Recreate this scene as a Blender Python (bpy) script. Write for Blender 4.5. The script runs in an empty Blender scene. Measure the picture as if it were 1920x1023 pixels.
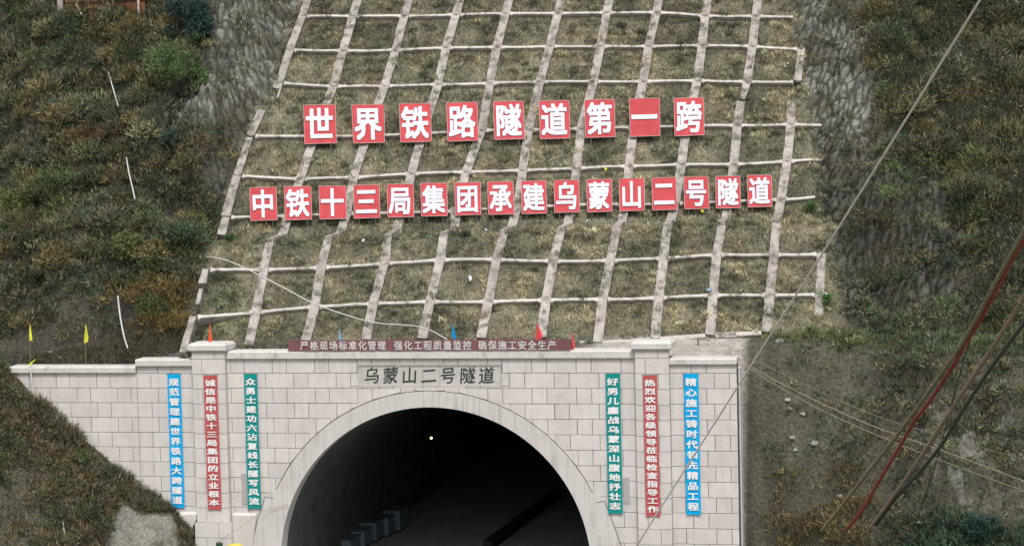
import bpy, math, random
import numpy as np
from mathutils import Vector, Matrix

rng = np.random.default_rng(7)
random.seed(7)
S = bpy.context.scene
COL = S.collection

# ------------------------------------------------------------------ camera
W, H, F = 1920.0, 1023.0, 3900.0
CAM = np.array([24.222, -95.866, 11.560])
YAW, PITCH, ROLL = 0.208046, 0.061982, 0.023664
_f = np.array([-math.sin(YAW) * math.cos(PITCH), math.cos(YAW) * math.cos(PITCH), -math.sin(PITCH)])
_r = np.cross(_f, [0, 0, 1]); _r /= np.linalg.norm(_r)
_u = np.cross(_r, _f)
RT = math.cos(ROLL) * _r - math.sin(ROLL) * _u
UP = math.sin(ROLL) * _r + math.cos(ROLL) * _u
FW = _f
cam = bpy.data.cameras.new('camera'); cam.lens = F / W * 36; cam.sensor_width = 36
cam.clip_start = 0.5; cam.clip_end = 3000
co = bpy.data.objects.new('camera', cam); COL.objects.link(co)
m = Matrix.Identity(4)
for i in range(3):
    m[i][0] = RT[i]; m[i][1] = UP[i]; m[i][2] = -FW[i]; m[i][3] = CAM[i]
co.matrix_world = m
S.camera = co

# ------------------------------------------------------------------ light
SUN_EL, SUN_AZ = math.radians(56), math.radians(20)     # azimuth measured from -Y (towards the camera) to +X
w = bpy.data.worlds.new('World'); S.world = w; w.use_nodes = True
nt = w.node_tree; nt.nodes.clear()
sky = nt.nodes.new('ShaderNodeTexSky'); sky.sky_type = 'NISHITA'; sky.sun_disc = False
sky.sun_elevation = SUN_EL; sky.sun_rotation = math.radians(180) - SUN_AZ
sky.dust_density = 4; sky.air_density = 1.2; sky.ozone_density = 1
hs = nt.nodes.new('ShaderNodeHueSaturation'); hs.inputs['Saturation'].default_value = 0.12
bg = nt.nodes.new('ShaderNodeBackground'); bg.inputs['Strength'].default_value = 0.125
ow = nt.nodes.new('ShaderNodeOutputWorld')
nt.links.new(sky.outputs[0], hs.inputs['Color']); nt.links.new(hs.outputs[0], bg.inputs['Color']); nt.links.new(bg.outputs[0], ow.inputs[0])
sd = bpy.data.lights.new('sun', 'SUN'); sd.energy = 1.9; sd.angle = math.radians(11); sd.color = (1, 0.985, 0.95)
so = bpy.data.objects.new('sun', sd); COL.objects.link(so)
dirv = Vector((math.sin(SUN_AZ) * math.cos(SUN_EL), -math.cos(SUN_AZ) * math.cos(SUN_EL), math.sin(SUN_EL)))
so.rotation_euler = dirv.to_track_quat('Z', 'Y').to_euler()
S.view_settings.view_transform = 'Standard'; S.view_settings.look = 'None'
S.view_settings.gamma = 1; S.view_settings.exposure = 0.3
S.view_settings.use_curve_mapping = False
S.cycles.max_bounces = 6

# ------------------------------------------------------------------ noise
def _hash(ix, iy, seed):
    h = (ix.astype(np.int64) * 374761393 + iy.astype(np.int64) * 668265263 + seed * 1442695041) & 0xFFFFFFFF
    h = ((h ^ (h >> 13)) * 1274126177) & 0xFFFFFFFF
    h = (h ^ (h >> 16)) & 0xFFFFFFFF
    return h / 4294967295.0
def vnoise(x, y, seed=0):
    x = np.asarray(x, float); y = np.asarray(y, float)
    ix = np.floor(x); iy = np.floor(y); fx = x - ix; fy = y - iy
    fx = fx * fx * (3 - 2 * fx); fy = fy * fy * (3 - 2 * fy)
    a = _hash(ix, iy, seed); b = _hash(ix + 1, iy, seed); c = _hash(ix, iy + 1, seed); d = _hash(ix + 1, iy + 1, seed)
    return (a * (1 - fx) + b * fx) * (1 - fy) + (c * (1 - fx) + d * fx) * fy
def fbm(x, y, seed=0, o=4):
    t = 0; amp = 1; tot = 0
    for k in range(o):
        t = t + amp * vnoise(x * 2 ** k + 13.7 * k, y * 2 ** k - 7.1 * k, seed + k); tot += amp; amp *= .5
    return t / tot - .5
def ss(a, b, x):
    t = np.clip((x - a) / (b - a), 0, 1); return t * t * (3 - 2 * t)

# ------------------------------------------------------------------ survey helpers
def ray(x, y): return (x - W / 2) / F * RT - (y - H / 2) / F * UP + FW
def on_wall(x, y, Y=0.0):
    d = ray(x, y); return CAM + d * ((Y - CAM[1]) / d[1])
def project(P):
    P = np.asarray(P) - CAM; z = P @ FW
    return W / 2 + F * (P @ RT) / z, H / 2 - F * (P @ UP) / z

# ------------------------------------------------------------------ terrain as a height function over (s, n)
ST = math.radians(12)
P0 = np.array([-10.46, 0.9, 1.94])
T = np.array([math.cos(ST), math.sin(ST), 0]); N = np.array([-math.sin(ST), math.cos(ST), 0])
TAN = math.tan(math.radians(50)); BERM = 1.8
XR = 15.35                                           # just past the right end of the wall
def sn(X, Y):
    dx = X - P0[0]; dy = Y - P0[1]
    return dx * T[0] + dy * T[1], dx * N[0] + dy * N[1]
def xy(s, n): return P0[0] + s * T[0] + n * N[0], P0[1] + s * T[1] + n * N[1]
def core(s, n):
    zb = 6.72 + 0.013 * np.clip(s, -5, 32)
    nb = (zb - P0[2]) / TAN
    lo = P0[2] + n * TAN
    be = zb + (n - nb) * 0.06
    up = zb + BERM * .06 + (n - nb - BERM) * TAN
    return np.where(n < nb, lo, np.where(n < nb + BERM, be, up))
rows = {
'R0':[(468,649),(574,642),(687,640),(792,638),(902,637),(1015,636),(1120,645),(1228,638),(1331,631),(1436,626)],
'R1':[(363,597),(481,587.6),(591,577.6),(700.7,571),(807,567.7),(916,568),(1023.8,564.8),(1130.3,563.4),(1235,560.6),(1336.6,555.5),(1443,555.5),(1536,554.4)],
'R2':[(386.5,508),(496,508),(603,504),(722,496),(826,489.5),(931,488.4),(1037.5,491.9),(1144,490.8),(1243.8,486.7),(1343.5,479.8),(1450,479.8),(1539.4,478.8)],
'BL':[(506,461),(615,463.5),(727,455),(832,444.7),(944.7,440.3),(1051,435),(1156,431.7),(1250.6,424.8),(1352,421.4),(1455,423)],
'BH':[(529.5,449.7),(637.5,448),(742,446),(853.6,436),(958.4,430),(1063,426.6),(1164.7,426.6),(1255.8,419.7),(1359,416),(1457,418)],
'U1':[(426,410),(541,407),(651,402.5),(754,401),(853.6,398),(970.5,390.5),(1071.9,387),(1171.6,385.3),(1266,383.6),(1365.8,380),(1463.8,376.7)],
'U2':[(446.4,331.6),(564,338),(664,335),(772,328),(875,325),(980,322),(1081,318),(1179.4,314),(1277.5,310.8),(1375.5,310.8),(1475.3,305)],
'U3':[(471.5,257.6),(591,257.6),(689,257),(793,253),(904,247),(991.6,246),(1089.6,244),(1187.7,241),(1287.4,239),(1382,237.7),(1482,236)],
'U4':[(524.7,158),(626,164.6),(722.5,163.9),(822,161),(918.6,159),(1013,156),(1113,155.6),(1206,155.6),(1307.4,154),(1400.5,156),(1495,156)],
'U5':[(544.6,96.4),(644.3,98),(742.4,97),(837,92.4),(932,91.4),(1031.4,89.8),(1126,89.8),(1216,89.8),(1315.7,88),(1410.4,89.8),(1502,94.7)],
'U6':[(567.9,33),(662.6,33),(759,32.6),(855.5,30.6),(948.5,28),(1046.4,28),(1137.8,26.6),(1231,26),(1322,32.6),(1417,33)],
'U7':[(590,-32),(682,-32),(777,-32),(873,-32),(965,-34),(1061,-34),(1151,-34),(1241,-34),(1330,-32),(1424,-32)],
}
SL_UP = lambda: None
def slope_hit(x, y):
    """point on the smooth graded slope"""
    d = ray(x, y); t = np.arange(95, 135, .05); Pp = CAM + d * t[:, None]
    s, n = sn(Pp[:, 0], Pp[:, 1]); g = Pp[:, 2] - core(s, n); k = np.argmax(g < 0); return Pp[k]
G = {k: [slope_hit(*q) for q in v] for k, v in rows.items()}

def _snap(px, dn, lower):
    d = ray(*px); a_ = np.array([0, 0, 1.]) - TAN * N if True else 0
    # plane z = P0z + n*TAN (lower) or the upper plane behind the berm
    sh = 0.0 if lower else BERM
    k0 = P0[2] - sh * TAN + (0 if lower else BERM * .06)
    A_ = d[2] - TAN * (d @ N); B_ = k0 + TAN * ((CAM - P0) @ N) - CAM[2]
    p = CAM + d * (B_ / A_); s_ = (p - P0) @ T
    zb = 6.72 + 0.013 * np.clip(s_, -5, 32); n_ = (zb - P0[2]) / TAN + (0 if lower else BERM)
    return np.array([P0[0] + s_ * T[0] + n_ * N[0], P0[1] + s_ * T[1] + n_ * N[1], zb + (0 if lower else BERM * .06)])
G['BL'] = [_snap(q, 0, True) for q in rows['BL']]; G['BH'] = [_snap(q, 0, False) for q in rows['BH']]
def _rz(k_):
    g_ = np.array(G[k_]); a_ = (g_[:, 0] - P0[0]) * T[0] + (g_[:, 1] - P0[1]) * T[1]; return a_, g_[:, 2]
ROWZ = [_rz(k_) for k_ in ('R1', 'R2', 'U1', 'U2', 'U3', 'U4', 'U5', 'U6', 'U7')]
SLZ = [-2, 3.3, 5.5, 8.0, 10.1, 12.2, 13.6, 15.1, 17, 18.9, 24]
SLS = [-3.2, -2.2, -1.75, -1.3, -0.95, -0.4, .1, .9, 1.35, 1.85, 3.2]
def height(s, n, detail=True):
    s = np.asarray(s, float); n = np.asarray(n, float)
    X, Y = xy(s, n)
    nn = n - 0.34 * np.maximum(0, -s)
    z = core(s, nn)
    sl = np.interp(z, SLZ, SLS)
    L = ss(0.0, 2.4, sl - s)
    sr = 30.4 - 0.8 * ss(13, 15, z)
    R = ss(0.0, 2.5, s - sr)
    up = ss(0.3, 3.5, nn)
    z00 = z
    if detail:
        for a_, b_ in ROWZ:          # soil washed out under every cross beam
            t_ = (np.interp(s, a_, b_) - z00)
            z = z - .26 * (1 - L) * (1 - R) * ss(.62, .10, t_) * ss(-.10, .06, t_)
        z = z + .13 * fbm(s / 1.0, n / .6, 23, 3) * (1 - L) * (1 - R) * ss(0, .5, nn)
    big = fbm(s / 5 + 3, n / 5, 11, 3); mid = fbm(s / 1.7, n / 1.3, 21, 4)
    z = z + L * .9 * fbm(s / .9, n / .6, 25, 3) + L * up * (1.3 + 3.0 * big + 3.4 * mid)
    z = z + R * up * (0.4 + 2.8 * big + 3.0 * mid + 0.05 * np.maximum(0, s - sr))
    # rock face beside the lattice: slanting ribs and ledges
    rk = rock(s, n)
    q_ = n * 1.5; sg = np.where(s > 15, 1.0, -1.0); wx = .5 * fbm(s / 1.2, q_ / 1.2, 37, 2)
    a = (sg * .5 * s + .86 * q_) + wx; b = (.86 * s - sg * .5 * q_) + wx
    rib = ribn(s, n); rib2 = vnoise(a / .45 + 9, b / .22, 35)
    z = z + rk * (-.2 + .7 * fbm(s / 1.6, q_ / 1.6, 39, 3))
    # bench and the bank right of the wall
    far = ss(15, 25, X)
    bw = 1.5 + 2.2 * far + 1.4 * fbm(s / 4, s / 9, 5, 2)
    zbench = 1.80 + nn * (0.10 + .12 * far) + .35 * far * fbm(s / 3, n / 2, 8, 3)
    edge = -bw
    dn = edge - nn
    wide = 3.2 + 7.5 * far
    drop = np.clip(dn / wide, 0, 1.6)
    face = zbench - 11.5 * drop * (0.80 + .25 * drop) + (3.6 * fbm(s / 2.2, n / 1.3, 41, 5) * ss(0, .12, drop)) * ss(16.8, 19.5, X)
    face = face + 0.45 * far * ss(0, .1, drop) * (1 - np.abs(2 * vnoise(a / 1.2, b / .5, 51) - 1))
    low = np.where((dn > 0) & (X > XR - 1.5), face, zbench)
    lf = ss(-1, -4, s); low = low * (1 - lf) + np.maximum(P0[2] + nn * TAN, .95) * lf
    z = np.where(nn < 0, low, z)
    z = np.maximum(z, -10.4)
    if detail:
        wild = np.maximum(L, R)
        z = z + 0.40 * fbm(s / .55, n / .40, 61, 3) * (0.22 + .78 * wild) * ss(-14, -3, z)
    return z
def ribn(s, n):
    q_ = n * 1.5; sg = np.where(s > 15, 1.0, -1.0); wx = .5 * fbm(s / .9, q_ / .9, 37, 2)
    a = (sg * .5 * s + .86 * q_) + wx; b = (.86 * s - sg * .5 * q_) + wx
    d1, d2 = worley(a / .80, b / .36, 33)
    return np.clip(1.15 - 1.25 * d1 ** 2, 0, 1) * ss(0, .22, d2 - d1)
def worley(x, y, seed):
    ix = np.floor(x); iy = np.floor(y); d1 = np.full(np.shape(x), 9.); d2 = d1.copy()
    for dx in (-1, 0, 1):
        for dy in (-1, 0, 1):
            cx = ix + dx; cy = iy + dy
            d = np.hypot(cx + _hash(cx, cy, seed) - x, cy + _hash(cx, cy, seed + 7) - y)
            d2 = np.minimum(d2, np.maximum(d1, d)); d1 = np.minimum(d1, d)
    return d1, d2
def rock(s, n):
    """1 where bare rock shows"""
    z = core(s, n - 0.34 * np.maximum(0, -s))
    j = 2.2 * fbm(s / 2.3, n / 2.3, 71, 3)
    a = ss(29.9 - .5 * ss(13, 15, z), 30.6, s) * (1 - ss(0, 1.6, s - (32.9 + 3.6 * ss(13, 5, z) * 1.0) + j)) * ss(-.2, 1.0, n)
    b = .9 * ss(10.5, 12.5, z) * (1 - ss(.2, .8, s - np.interp(z, SLZ, SLS))) * ss(-5.2, -3.6, s - 0.35 * (z - 14) + j * .8)
    c = ss(15.9, 16.5, s * 0 + 16.5) * ss(-3.2, -1.6, s + j) * (1 - ss(-1.4, -.9, s)) * ss(8, 9, z) * (1 - ss(10.5, 11.5, z))
    return np.clip(a + b + c * .8, 0, 1)
def surf(s, n, detail=True):
    X, Y = xy(s, n); Pq = np.stack([X, Y, height(s, n, detail)], -1)
    if detail:
        k_ = rock(s, n) * (.46 * ribn(s, n) + .10 * vnoise(s / .2, n / .16, 36) - .2)
        Pq = Pq + np.asarray(k_)[..., None] * np.array([.16, -.72, .62])
    return Pq
def hit(x, y, lift=0.0):
    d = ray(x, y); t = np.arange(70, 175, .12)
    P = CAM + d * t[:, None]
    s, n = sn(P[:, 0], P[:, 1]); g = P[:, 2] - height(s, n, False) - lift
    k = np.argmax(g < 0)
    a, b = t[k - 1], t[k]
    for _ in range(12):
        c = (a + b) / 2; p = CAM + d * c; q = sn(p[0], p[1])
        if p[2] - float(height(q[0], q[1], False)) - lift < 0: b = c
        else: a = c
    return CAM + d * b

# ------------------------------------------------------------------ object helpers
def mesh_np(name, V, Fq, cols=None, smooth=False):
    V = np.asarray(V, np.float32); me = bpy.data.meshes.new(name)
    k = Fq.shape[1]; nf = len(Fq)
    me.vertices.add(len(V)); me.vertices.foreach_set('co', V.ravel())
    me.loops.add(nf * k); me.loops.foreach_set('vertex_index', Fq.astype(np.int32).ravel())
    me.polygons.add(nf); me.polygons.foreach_set('loop_start', np.arange(0, nf * k, k, dtype=np.int32))
    me.polygons.foreach_set('loop_total', np.full(nf, k, np.int32))
    if smooth: me.polygons.foreach_set('use_smooth', np.ones(nf, bool))
    me.update(calc_edges=True)
    if cols is not None:
        at = me.color_attributes.new('Col', 'FLOAT_COLOR', 'POINT')
        c = np.ones((len(V), 4), np.float32); c[:, :3] = cols; at.data.foreach_set('color', c.ravel())
    return me
WL = {}
def link(o, parent=None, world=None):
    COL.objects.link(o)
    world = np.array(world if world is not None else (0, 0, 0), float)
    WL[o.name] = world
    if parent is not None:
        o.parent = parent; o.location = world - WL[parent.name]
    else: o.location = world
    return o
def tag(o, label, cat, group=None, kind=None):
    if label: o['label'] = label
    if cat: o['category'] = cat
    if group: o['group'] = group
    if kind: o['kind'] = kind
    return o
def thing(name, loc, label, cat, group=None):
    o = bpy.data.objects.new(name, None); o.empty_display_size = .3
    return tag(link(o, None, loc), label, cat, group)
def mk(name, verts, faces, mat, parent=None, smooth=False):
    V = np.array([tuple(v) for v in verts], float); c = (V.min(0) + V.max(0)) / 2
    me = bpy.data.meshes.new(name); me.from_pydata([tuple(v) for v in (V - c)], [], [tuple(f) for f in faces])
    if smooth: me.polygons.foreach_set('use_smooth', [True] * len(me.polygons))
    me.materials.append(mat); me.update()
    return link(bpy.data.objects.new(name, me), parent, c)
class MB:
    def __init__(s): s.v = []; s.f = []
    def hexa(s, p):      # 8 points: bottom 4 ccw, top 4 ccw
        b = len(s.v); s.v += [tuple(q) for q in p]
        s.f += [tuple(b + i for i in q) for q in ((3, 2, 1, 0), (4, 5, 6, 7), (0, 1, 5, 4), (1, 2, 6, 5), (2, 3, 7, 6), (3, 0, 4, 7))]
    def box(s, x0, x1, y0, y1, z0, z1):
        s.hexa([(x0, y0, z0), (x1, y0, z0), (x1, y1, z0), (x0, y1, z0), (x0, y0, z1), (x1, y0, z1), (x1, y1, z1), (x0, y1, z1)])
    def tube(s, pts, r, k=6, r1=None):
        pts = [np.array(p, float) for p in pts]; b = len(s.v); n = len(pts)
        for i, p in enumerate(pts):
            d = pts[min(i + 1, n - 1)] - pts[max(i - 1, 0)]; d /= (np.linalg.norm(d) + 1e-9)
            a = np.cross(d, (0, 0, 1)) if abs(d[2]) < .95 else np.cross(d, (1, 0, 0)); a /= np.linalg.norm(a); c = np.cross(d, a)
            rr = r if r1 is None else r + (r1 - r) * i / (n - 1)
            for j in range(k):
                t = 2 * math.pi * j / k; s.v.append(tuple(p + rr * (a * math.cos(t) + c * math.sin(t))))
        for i in range(n - 1):
            for j in range(k):
                s.f.append((b + i * k + j, b + i * k + (j + 1) % k, b + (i + 1) * k + (j + 1) % k, b + (i + 1) * k + j))
        s.f.append(tuple(b + j for j in range(k))[::-1]); s.f.append(tuple(b + (n - 1) * k + j for j in range(k)))
    def build(s, name, mat, parent=None, smooth=False): return mk(name, s.v, s.f, mat, parent, smooth)
def smoothpath(P, n=24):
    P = [np.array(p, float) for p in P]; out = []
    for i in range(len(P) - 1):
        p0 = P[max(i - 1, 0)]; p1 = P[i]; p2 = P[i + 1]; p3 = P[min(i + 2, len(P) - 1)]
        for k in range(n):
            t = k / n
            out.append(.5 * ((2 * p1) + (-p0 + p2) * t + (2 * p0 - 5 * p1 + 4 * p2 - p3) * t * t + (-p0 + 3 * p1 - 3 * p2 + p3) * t ** 3))
    out.append(P[-1]); return out

# ------------------------------------------------------------------ materials
def mat(name, base, rough=.85, var=.0, scale=3., bump=0., bscale=20., spec=.3, stain=None, rnd=0., streak=0., metal=0.):
    m = bpy.data.materials.new(name); m.use_nodes = True; nt = m.node_tree; nd = nt.nodes; ln = nt.links
    b = nd['Principled BSDF']; b.inputs['Roughness'].default_value = rough; b.inputs['Specular IOR Level'].default_value = spec
    b.inputs['Metallic'].default_value = metal
    tc = nd.new('ShaderNodeNewGeometry'); col = None
    rgb = nd.new('ShaderNodeRGB'); rgb.outputs[0].default_value = (*base, 1); out = rgb.outputs[0]
    def noise(sc, det=5, vec=None):
        t = nd.new('ShaderNodeTexNoise'); t.inputs['Scale'].default_value = sc; t.inputs['Detail'].default_value = det
        ln.new(vec or tc.outputs['Position'], t.inputs['Vector']); return t.outputs['Fac']
    def mult(out, fac_socket, lo, hi, f0=.3, f1=.7):
        mr = nd.new('ShaderNodeMapRange'); mr.inputs['From Min'].default_value = f0; mr.inputs['From Max'].default_value = f1
        mr.inputs['To Min'].default_value = lo; mr.inputs['To Max'].default_value = hi; ln.new(fac_socket, mr.inputs['Value'])
        vm = nd.new('ShaderNodeVectorMath'); vm.operation = 'SCALE'; ln.new(out, vm.inputs[0]); ln.new(mr.outputs[0], vm.inputs['Scale']); return vm.outputs[0]
    if var: out = mult(out, noise(scale), 1 - var, 1 + var)
    if var: out = mult(out, noise(scale * 7, 3), 1 - var * .6, 1 + var * .6)
    if rnd:
        oi = nd.new('ShaderNodeObjectInfo'); out = mult(out, oi.outputs['Random'], 1 - rnd, 1 + rnd, 0, 1)
    if streak:
        mp = nd.new('ShaderNodeMapping'); mp.inputs['Scale'].default_value = (5, 5, .35); ln.new(tc.outputs['Position'], mp.inputs['Vector'])
        out = mult(out, noise(1.0, 6, mp.outputs[0]), 1, 1 - streak, .5, .75)
    if stain:
        sc_, colr, a, bb = stain
        mr = nd.new('ShaderNodeMapRange'); mr.inputs['From Min'].default_value = a; mr.inputs['From Max'].default_value = bb
        ln.new(noise(sc_, 8), mr.inputs['Value']); mx = nd.new('ShaderNodeMix'); mx.data_type = 'RGBA'
        ln.new(mr.outputs[0], mx.inputs['Factor']); ln.new(out, mx.inputs['A']); mx.inputs['B'].default_value = (*colr, 1); out = mx.outputs['Result']
    ln.new(out, b.inputs['Base Color'])
    if bump:
        bp = nd.new('ShaderNodeBump'); bp.inputs['Strength'].default_value = bump; bp.inputs['Distance'].default_value = .05
        ln.new(noise(bscale, 6), bp.inputs['Height']); ln.new(bp.outputs[0], b.inputs['Normal'])
    return m
def mat_vcol(name, rough=.95, spec=.1, bump=0, bscale=12, var=.3, vs=9):
    m = bpy.data.materials.new(name); m.use_nodes = True; nd = m.node_tree.nodes; ln = m.node_tree.links
    b = nd['Principled BSDF']; b.inputs['Roughness'].default_value = rough; b.inputs['Specular IOR Level'].default_value = spec
    a = nd.new('ShaderNodeAttribute'); a.attribute_name = 'Col'; g = nd.new('ShaderNodeNewGeometry')
    t = nd.new('ShaderNodeTexNoise'); t.inputs['Scale'].default_value = vs; t.inputs['Detail'].default_value = 7; ln.new(g.outputs['Position'], t.inputs['Vector'])
    mr = nd.new('ShaderNodeMapRange'); mr.inputs['From Min'].default_value = .3; mr.inputs['From Max'].default_value = .7
    mr.inputs['To Min'].default_value = 1 - var; mr.inputs['To Max'].default_value = 1 + var; ln.new(t.outputs['Fac'], mr.inputs['Value'])
    vm = nd.new('ShaderNodeVectorMath'); vm.operation = 'SCALE'; ln.new(a.outputs['Color'], vm.inputs[0]); ln.new(mr.outputs[0], vm.inputs['Scale'])
    ln.new(vm.outputs[0], b.inputs['Base Color'])
    if bump:
        t2 = nd.new('ShaderNodeTexNoise'); t2.inputs['Scale'].default_value = bscale; t2.inputs['Detail'].default_value = 8; ln.new(g.outputs['Position'], t2.inputs['Vector'])
        bp = nd.new('ShaderNodeBump'); bp.inputs['Strength'].default_value = bump; bp.inputs['Distance'].default_value = .12
        ln.new(t2.outputs['Fac'], bp.inputs['Height']); ln.new(bp.outputs[0], b.inputs['Normal'])
    return m
M = {
 'block': mat('cut_stone', (.575, .54, .515), .85, .07, 1.2, .15, 30, rnd=.05, streak=.12, stain=(.9, (.42, .40, .38), .62, .9)),
 'mortar': mat('mortar', (.12, .12, .115), .9, .1, 5),
 'coping': mat('coping_concrete', (.56, .53, .51), .85, .08, 1.5, .1, 30, stain=(2.2, (.33, .32, .30), .60, .78)),
 'ring': mat('arch_concrete', (.54, .51, .49), .8, .06, 1.0, .1, 25, streak=.30, stain=(.9, (.34, .33, .31), .62, .85)),
 'plaque': mat('plaque_stone', (.48, .46, .43), .8, .08, 2, .08, 30, streak=.22),
 'beam': mat('lattice_concrete', (.36, .325, .30), .9, .24, 1.7, .4, 18, rnd=.08, stain=(2.4, (.13, .12, .10), .47, .68)),
 'beam_x': mat('cross_beam_concrete', (.50, .46, .43), .9, .14, 1.7, .4, 18, rnd=.08, stain=(2.4, (.17, .16, .13), .54, .72)),
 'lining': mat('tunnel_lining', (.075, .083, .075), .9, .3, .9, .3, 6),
 'lining_floor': mat('tunnel_floor', (.38, .41, .40), .7, .15, .5, .1, 6),
 'dark': mat('near_black', (.02, .02, .02), .8),
 'red_board': mat('red_board', (.50, .062, .070), .6, .12, 2.5, rnd=.05, spec=.2),
 'white_paint': mat('white_paint', (.68, .70, .80), .6, spec=.2),
 'edge_metal': mat('pale_edge', (.55, .45, .43), .5),
 'red_cloth': mat('red_cloth', (.45, .095, .095), .9, .05, 2, spec=.1),
 'blue_cloth': mat('blue_cloth', (.006, .36, .70), .9, .04, 2, spec=.1),
 'teal_cloth': mat('teal_cloth', (.010, .25, .245), .9, .04, 2, spec=.1),
 'mauve_cloth': mat('faded_cloth', (.19, .088, .095), .9, .15, 1.0, spec=.1),
 'print': mat('white_print', (.78, .78, .77), .8, spec=.1),
 'faded_print': mat('faded_print', (.55, .52, .50), .9, .2, 4, spec=.1),
 'ink': mat('dark_inlay', (.03, .04, .035), .7),
 'pole': mat('steel_pole', (.16, .17, .16), .5, metal=.4),
 'bamboo': mat('bamboo_pole', (.25, .22, .13), .7),
 'yellow': mat('yellow_flag', (.70, .68, .07), .9, spec=.1),
 'orange': mat('orange_flag', (.75, .12, .05), .9, spec=.1),
 'pink': mat('red_flag', (.72, .08, .09), .9, spec=.1),
 'bluef': mat('blue_flag', (.02, .24, .50), .9, spec=.1),
 'pale_blue': mat('pale_blue_flag', (.22, .38, .52), .9, spec=.1),
 'hose': mat('white_hose', (.55, .54, .52), .6, .1, 5),
 'cord': mat('pale_cord', (.80, .74, .70), .7, .1, 3),
 'olive_hose': mat('olive_cable', (.24, .21, .12), .6, .15, 2),
 'red_hose': mat('rust_red_cable', (.34, .075, .05), .6, .15, 2),
 'brown_hose': mat('brown_cable', (.32, .245, .17), .6, .15, 2),
 'dark_hose': mat('dark_green_cable', (.07, .085, .07), .6, .15, 2),
 'thin_wire': mat('thin_wire', (.30, .26, .18), .6),
 'rustwall': mat('rust_boards', (.16, .065, .03), .9, .25, 2, .3, 10, rnd=.2),
 'container': mat('blue_grey_paint', (.13, .17, .20), .6, .1, 2, rnd=.12),
 'yellow_tank': mat('yellow_paint', (.60, .50, .10), .5, .1, 3),
 'green_tank': mat('dark_green_paint', (.02, .06, .04), .5),
 'white_rag': mat('pale_rag', (.60, .62, .66), .9),
 'bark': mat('bark', (.10, .085, .07), .95, .2, 8),
 'stone': mat('loose_stone', (.33, .32, .30), .9, .2, 4, .4, 12, rnd=.2),
 'terrain': mat_vcol('hillside_soil', bump=.8, bscale=5, var=.35, vs=6),
 'leaf': mat_vcol('dry_foliage', var=.15, vs=2),
 'ground': mat('valley_gravel', (.16, .15, .13), .95, .2, .4, .3, 3),
 'cover': mat('niche_cover', (.38, .355, .345), .8, .05, 3),
}
em = bpy.data.materials.new('lamp_glow'); em.use_nodes = True; e_ = em.node_tree.nodes['Principled BSDF']
e_.inputs['Emission Color'].default_value = (1, .78, .36, 1); e_.inputs['Emission Strength'].default_value = 3.5; M['glow'] = em

# ------------------------------------------------------------------ ground and hillside
me = mk('valley_ground', [(-600, -600, -10.5), (600, -600, -10.5), (600, 600, -10.5), (-600, 600, -10.5)], [(0, 1, 2, 3)], M['ground'])
tag(me, None, None, kind='structure')
def axis(a, b, step, lo, hi, g=1.22):
    c = list(np.arange(a, b + 1e-6, step)); d = step; x = a; L_ = []
    while x > lo: d *= g; x -= d; L_.append(x)
    R_ = []; d = step; x = c[-1]
    while x < hi: d *= g; x += d; R_.append(x)
    return np.array(L_[::-1] + c + R_)
sa = axis(-16, 46, .10, -75, 110); sa = np.unique(np.round(np.concatenate([sa, np.arange(-5, 1.6, .05), np.arange(29.6, 36.5, .05)]), 3)); na = np.concatenate([axis(-9, 22.5, .065, -40, 22.5), axis(22.8, 23, .2, 22.6, 70)[1:]])
na = np.unique(np.round(na, 4))
SS, NN = np.meshgrid(sa, na); P = surf(SS, NN)
rk = rock(SS, NN); 
n1 = fbm(SS / 3, NN / 3, 81, 4); n2 = fbm(SS / .8, NN / .8, 82, 4)
soil = np.array([.058, .053, .042]); straw = np.array([.225, .205, .145]); grey = np.array([.135, .135, .118]); dk = np.array([.050, .050, .040])
Zc = P[..., 2]; sl = np.interp(Zc, SLZ, SLS)
inside = ss(-.3, .3, SS - sl) * (1 - ss(30.2, 31, SS)) * ss(-.2, .2, NN)
c = soil[None, None] * (1 + 1.6 * n1[..., None] + .8 * n2[..., None])
c = c * (1 - inside[..., None]) + inside[..., None] * (straw * (.62 + .8 * (n1 + n2)[..., None]))
n3 = fbm(SS / .5, NN / .3, 83, 3)
gr = (grey * (0.50 + .55 * ss(9, 13, Zc))[..., None]) * (1 + 1.0 * n2 + .7 * n1 + .6 * n3)[..., None]
mo = ss(.02, .16, fbm(SS / 1.4, NN / 1.1, 85, 4))[..., None] * .75
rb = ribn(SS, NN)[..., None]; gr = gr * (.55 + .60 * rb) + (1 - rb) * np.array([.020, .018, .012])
gr = gr * (1 - mo) + mo * np.array([.070, .066, .050]) * (1 + n3[..., None])
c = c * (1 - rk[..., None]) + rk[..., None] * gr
low = ss(.5, -1.5, NN) * ss(XR - 1, XR, P[..., 0])
pale = ss(.10, .22, fbm(SS / 1.1, NN / .9, 91, 4)) * low * ss(20, 24, P[..., 0]) * ss(-9, -6, Zc) * (1 - ss(-2, 0, Zc))
soil2 = np.array([.078, .074, .056])
c = c * (1 - low[..., None]) + low[..., None] * soil2 * (1 + 1.2 * n1[..., None] + .9 * n2[..., None])
c = c * (1 - pale[..., None] * .45) + pale[..., None] * .45 * np.array([.27, .26, .24])
led = ss(.15, -.15, NN) * (1 - ss(XR - 1.2, XR - .6, P[..., 0])) * ss(6, 8, P[..., 0])
c = c * (1 - led[..., None]) + led[..., None] * np.array([.36, .33, .30]) * (1 + .5 * n2[..., None])
c = np.clip(c, .01, .8)
ny, nx = SS.shape
idx = np.arange(ny * nx).reshape(ny, nx)
Fq = np.stack([idx[:-1, :-1], idx[:-1, 1:], idx[1:, 1:], idx[1:, :-1]], -1).reshape(-1, 4)
Xc = P[..., 0].reshape(-1)[Fq].mean(1); Yc = P[..., 1].reshape(-1)[Fq].mean(1)
keep = ~((Xc < XR) & (Yc < 0.92) )
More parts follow.
